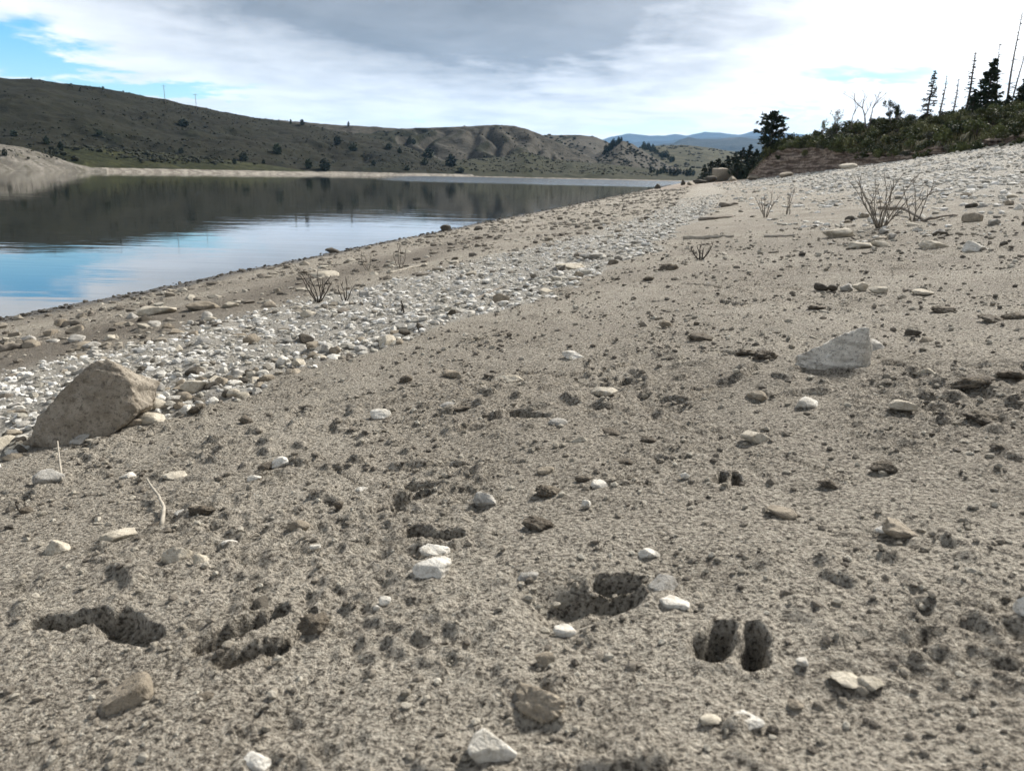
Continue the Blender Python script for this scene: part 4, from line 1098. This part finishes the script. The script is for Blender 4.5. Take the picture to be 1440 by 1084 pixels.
def branching(px, base, top, dist, label, seed, mat=None, name='bare_tree', trunks=2, spread=.5, leaves=0, lmat=None, rad=.05, cat='tree'):
    r = random.Random(seed); a, e = azel(px, base); x, y = dist * math.sin(a), dist * math.cos(a); zb = HC + math.tan(e) * dist
    h = (base - top) / (F / (dist * math.cos(a) / math.cos(PITCH) * 1.02))
    o = empty(name, (x, y, zb - .2)); tag(o, label, cat)
    tr = MB(); lf = MB()
    def grow(p, d, L, rd, lvl):
        pts = [p]; n = 5
        for i in range(n):
            d = (d + rvec(r) * .16 + Vector((0, 0, .05))).normalized(); p = p + d * L / n; pts.append(p)
        tr.tube(pts, [rd * (1 - .55 * i / n) for i in range(n + 1)], 6 if lvl < 2 else 4)
        if lvl >= 2 and leaves:
            for _ in range(leaves):
                q = r.choice(pts) + rvec(r) * h * .05; s = h * r.uniform(.014, .032); u = rvec(r); lf.leaf(q, u * s, u.cross(rvec(r)).normalized() * s)
        if lvl < 4:
            for _ in range(r.choice((2, 3, 3)) if lvl < 3 else 2):
                k = r.randrange(2, n + 1); dd = (d + rvec(r) * .75 + Vector((0, 0, .15))).normalized()
                grow(pts[k], dd, L * r.uniform(.5, .75), rd * .52, lvl + 1)
    for t in range(trunks):
        g = r.uniform(0, 6.28); grow(Vector((.12 * t, 0, 0)), Vector((math.cos(g) * spread * .5, math.sin(g) * spread * .5, 1)).normalized(), h * .46, rad, 0)
    link('trunk', tr.mesh('trunk'), mat or M_SNAG, o)
    if lf.f: link('crown', lf.mesh('crown', False), lmat, o)
conifer(1083, 213, 165, 42, 71, 'lone bushy pine standing on the nose of the bank', name='pine_tree', density=1.6, shape='round', seed=21, bare=.22, sink=.35)
branching(1153, 190, 167, 65, 'small thin leafy sapling on the bank skyline nearest the lone pine', 31, M_TRUNK, 'sapling', 2, .6, 5, M_SHRUB[1], .03)
branching(1176, 184, 154, 62, 'pale airy sapling on the bank skyline before the bare tree', 32, M_TRUNK, 'sapling', 2, .6, 4, M_SHRUB[2], .03)
branching(1218, 176, 121, 54, 'bare grey branching tree without leaves on the bank skyline', 33, M_SNAG, 'bare_tree', 2, .55, 0, None, .06)
branching(1198, 178, 132, 54.5, 'slimmer leafless tree next to the bare grey branching tree', 38, M_SNAG, 'bare_tree', 1, .3, 0, None, .035)
branching(1254, 172, 141, 53, 'small green leafy tree on the bank skyline beside the bare tree', 34, M_TRUNK, 'leafy_tree', 2, .7, 14, M_SHRUB[0], .05)
conifer(1304, 166, 111, 25, 52, 'shaggy dark spruce first in the row on the bank skyline', density=.9, seed=41, bare=.12)
conifer(1322, 163, 117, 12, 52, 'very thin spindly spruce beside the shaggy dark spruce', density=.4, seed=42, mat=M_DRYN)
conifer(1340, 162, 120, 15, 52, 'thin spindly spruce between shaggy dark spruce and tall sparse spruce', density=.45, seed=43, mat=M_DRYN)
conifer(1358, 160, 88, 20, 51, 'tall sparse pointed spruce beside the broad dark spruce', density=.7, seed=44)
conifer(1386, 158, 97, 46, 50, 'broad dense dark spruce below the dead trunks', density=1.8, seed=45, bare=.04)
conifer(1366, 160, 132, 28, 49, 'short dense young spruce at the foot of the broad dark spruce', density=1.6, seed=49, bare=.02)
snag(1401, 157, 1406, 60, 51, 'dead spruce trunk with many short twigs behind the broad dark spruce', 51, .05, 60, .75)
snag(1414, 154, 1437, 18, 50, 'tallest dead trunk leaning out at the frame corner', 52, .065, 34, .45)
snag(1421, 152, 1446, 55, 50.5, 'second leaning dead trunk at the frame edge', 53, .05, 26, .45)
conifer(1437, 153, 114, 34, 49, 'dark spruce cut by the frame edge under the leaning trunks', density=1.5, seed=46, bare=.03)
conifer(1470, 150, 80, 40, 49, 'dark spruce just outside the frame edge', density=1.2, seed=47)
conifer(1415, 157, 138, 20, 48, 'small young spruce at the foot of the leaning dead trunks', density=1.4, seed=48, bare=.02)
# the dark grove past the nose of the bank
for i, (px, b_, t_, w, d_) in enumerate([(989, 251, 234, 15, 118), (999, 251, 230, 17, 116), (1009, 250, 227, 18, 112), (1021, 250, 224, 20, 108), (1031, 249, 220, 20, 106), (1041, 248, 214, 22, 102), (1051, 247, 210, 24, 98), (1060, 246, 215, 22, 94),
        (1068, 245, 219, 20, 90), (1015, 251, 233, 18, 106), (1036, 250, 230, 20, 98), (1056, 248, 226, 22, 90), (1046, 249, 231, 18, 94), (1072, 244, 208, 18, 84)]):
    lab = ['lowest round juniper at the lake end of the dark grove', 'second juniper from the lake in the dark grove', 'low juniper of the dark grove behind the grey rock', 'rounded conifer of the dark grove over the grey rock', 'mid sized conifer in the middle of the dark grove',
           'tall conifer in the middle of the dark grove', 'tallest conifer of the dark grove', 'conifer of the dark grove beside its tallest tree', 'conifer of the dark grove close to the bank', 'front juniper of the dark grove by the grey rock', 'front juniper under the mid sized conifer of the grove',
           'front juniper of the grove nearest the bank', 'small front juniper under the tallest conifer of the grove', 'narrow conifer of the grove touching the lone pine'][i]
    conifer(px, b_ + 2, t_, w * 1.15, d_, lab, name='conifer_tree', density=1.7, seed=60 + i, bare=.02, shape='round' if i % 3 else 'cone', group='conifers of the dark grove', sink=.6)
# rocks of the spit
for i, (px, py, w, h, mt, lab) in enumerate([(1015, 246, 24, 18, 'tan', 'big grey rock in front of the dark conifer grove'), (1000, 251, 20, 10, 'dark', 'dark low rock at the foot of the big grey rock'), (985, 254, 22, 7, 'dark', 'dark flat rock on the spit'),
        (961, 256, 9, 8, 'dark', 'dark pointed rock at the tip of the spit'), (924, 263, 10, 7, 'dark', 'dark rock in the water edge before the spit'), (1030, 250, 14, 8, 'tan', 'tan rock beside the big grey rock'), (972, 257, 14, 5, 'tan', 'thin tan rock on the spit tip'),
        (1060, 247, 18, 6, 'tan', 'tan ledge rock under the nose of the bank'), (1105, 250, 22, 7, 'tan', 'long tan rock fallen from the earth bank'), (1190, 246, 22, 8, 'cream', 'cream rock under the middle of the earth bank')]):
    a, e = azel(px, py + h * .5); d_ = 100 - i * 3 if px < 1055 else 70 if px < 1100 else 58 if px < 1150 else 46
    d_ = 78 if i == 4 else d_
    x, y = d_ * math.sin(a), d_ * math.cos(a); ppm = F / d_
    o = bpy.data.objects.new('rock', rock_mesh(3, 700 + i, mt, planes=9, rough=.07)); COL.objects.link(o)
    o.scale = (w / ppm / 2, w / ppm / 2 * .8, h / ppm / 2 * 1.2); o.location = (x, y, z1(x, y) + h / ppm * .35); o.rotation_euler = (0, 0, i * 1.3)
    tag(o, lab, 'rock')

# ------------------------------------------------------------------ far hills: junipers, poles, sagebrush
def juniper_mesh(k, n=260):
    r = random.Random(80 + k); m = MB()
    for i in range(n):
        p = rvec(r); p = Vector((p.x * .5, p.y * .5, .5 + p.z * .5)) * r.uniform(.55, 1.05); p.x *= 1.1 - .5 * p.z; p.y *= 1.1 - .5 * p.z
        s = r.uniform(.06, .13); u = rvec(r); m.leaf(p, u * s, u.cross(rvec(r)).normalized() * s * 1.4)
    m.tube([(0, 0, -.1), (0, 0, .3), (.02, 0, .8)], [.06, .05, .02], 5)
    me = m.mesh('juniper', False); me.materials.append(M_NEEDLE); return me
JM = [juniper_mesh(k) for k in range(4)]
JUN = [(66, 203, 9, 10, 'above the pale gravel bank'), (86, 211, 8, 10, 'at the crest of the green terrace'), (7, 219, 7, 9, 'alone on the pale gravel bank'), (343, 227, 14, 13, 'low on the dark hill above the terrace'), (390, 217, 14, 15, 'mid slope above the lake beach'),
       (330, 231, 7, 8, 'on the green terrace edge'), (371, 231, 6, 7, 'on the end of the green terrace'), (434, 237, 12, 14, 'at the beach, first of the pair'), (457, 240, 18, 18, 'at the beach, bigger of the pair'), (475, 203, 13, 12, 'high on the dark hill above the beach pair'),
       (497, 213, 15, 12, 'on the dark hill behind the beach pair'), (547, 210, 11, 9, 'on the falling end of the dark hill'), (603, 222, 18, 14, 'at the low end of the dark hill'), (634, 235, 20, 18, 'beside the red earth at the end of the dark hill'), (597, 232, 12, 10, 'under the low end of the dark hill'),
       (562, 216, 8, 8, 'small on the falling end of the dark hill'), (118, 118, 5, 6, 'tiny on the highest skyline'), (145, 126, 4, 4, 'tiny dot past the highest skyline'), (308, 155, 6, 8, 'on the skyline halfway down the dark hill'), (425, 176, 8, 8, 'on the skyline over the beach pair'),
       (409, 174, 4, 6, 'thin on the skyline next to another'), (490, 178, 4, 7, 'on the skyline of the ravine hills'), (582, 203, 7, 8, 'on the skyline at the end of the dark hill'), (258, 178, 16, 10, 'dark patch in the middle of the dark hill'), (140, 190, 8, 7, 'on the open side of the dark hill'),
       (20, 192, 10, 8, 'beside the pale gravel bank top'), (255, 216, 8, 8, 'above the green terrace'), (525, 232, 8, 7, 'in front of the dark hill by the lake'), (573, 240, 9, 8, 'by the lake under the dark hill end'), (648, 243, 12, 8, 'at the water near the red earth')]
for px, py, w, h, lab in JUN:
    hh = hill_hit(px, py)
    if hh is None: continue
    p = hh[0]; ppm = F / hh[3]
    o = bpy.data.objects.new('juniper_tree', JM[int(px) % 4]); COL.objects.link(o)
    o.location = p; o.scale = (w / ppm * .88, w / ppm * .88, h / ppm * .9); o.rotation_euler = (0, 0, px)
    tag(o, f'dark juniper {lab}', 'tree', 'junipers on the hills across the lake')
FT = []
for i in range(13): FT.append((850 + i * 1.9 + random.uniform(-1, 1), 216 - i * 1.35 + random.uniform(-1, 2), 'dark conifer in the line climbing the bare cone hill'))
for i in range(14): FT.append((905 + i * 3.2, 209 + i * 1.5 + random.uniform(-2, 3), 'small dark conifer scattered on the pale round hill'))
for i in range(14): FT.append((915 + i * 4.6, 244 + random.uniform(-2, 2) + i * .3, 'small dark conifer on the far shore beside the spit'))
for px, py, lab in FT:
    hh = hill_hit(px, py)
    if hh is None: continue
    ppm = F / hh[3]; o = bpy.data.objects.new('conifer_tree', JM[int(px) % 4]); COL.objects.link(o)
    o.location = hh[0]; s = random.uniform(5, 9) / ppm; o.scale = (s * .75, s * .75, s * 1.15); o.rotation_euler = (0, 0, px)
    tag(o, lab, 'tree', lab.replace('dark conifer', 'conifers').replace('small ', ''))
for i, (px, base, top, lab) in enumerate([(232, 141, 126, 'thin utility pole on the skyline of the dark hill'), (276, 150, 137, 'second utility pole lower on the skyline of the dark hill')]):
    a, e = azel(px, base + 1); d_ = 352; x, y = d_ * math.sin(a), d_ * math.cos(a); zb = HC + math.tan(e) * d_; h = (base - top) / F * d_ * 1.2
    t = MB(); t.tube([(0, 0, -3), (0, 0, h)], [.11, .08], 6)
    o = empty('utility_pole', (x, y, zb)); tag(o, lab, 'pole'); link('post', t.mesh('post'), M_SNAG, o)
    c = MB(); c.tube([(-.9, 0, h * .92), (.9, 0, h * .92)], [.05, .05], 4); link('crossarm', c.mesh('crossarm'), M_SNAG, o)
hp = []
for (o, bvh), cnt, s0, s1 in [(HILLS['hills'][5], 5500, .17, .55), (HILLS['hills'][6], 900, .3, .8), (HILLS['hills'][4], 1000, .3, 1.0), (HILLS['hills'][3], 800, .35, 1.1), (HILLS['hills'][1], 900, .8, 2.0), (HILLS['hills'][2], 500, .7, 1.6), (HILLS['hills'][0], 500, 1.0, 2.4), (HILLS['gravel_bank'][0], 500, .1, .35)]:
    V = np.empty(len(o.data.vertices) * 3); o.data.vertices.foreach_get('co', V); V = V.reshape(-1, 3)
    w = (V[:, 2] > 2.2) * sstep(fbm(V[:, 0] / 45, V[:, 1] / 45, 90, 4), -.55, .5); w = w / w.sum()
    k = RNG.choice(len(V), cnt, p=w); q = V[k] + RNG.normal(0, 1.0, (cnt, 3)) * (1.2, 1.2, .0)
    s = logn(cnt, s0, s1, 1.6)
    hp.append(np.column_stack([q, s, s * RNG.uniform(.7, 1, cnt), s * RNG.uniform(.45, .8, cnt), RNG.uniform(0, 6.28, cnt), RNG.normal(0, .1, cnt), RNG.uniform(0, 1, cnt)]))
M_SAGE = pebble_mat('sagebrush', [(0, (.008, .011, .006)), (.6, (.015, .018, .009)), (1, (.035, .036, .02))], (.02, .022, .013))
tag(link('sagebrush', mesh_pebbles('sagebrush', np.vstack(hp), 1, 9, M_SAGE, planes=14)), 'sagebrush dotting the hills across the lake', kind='stuff')
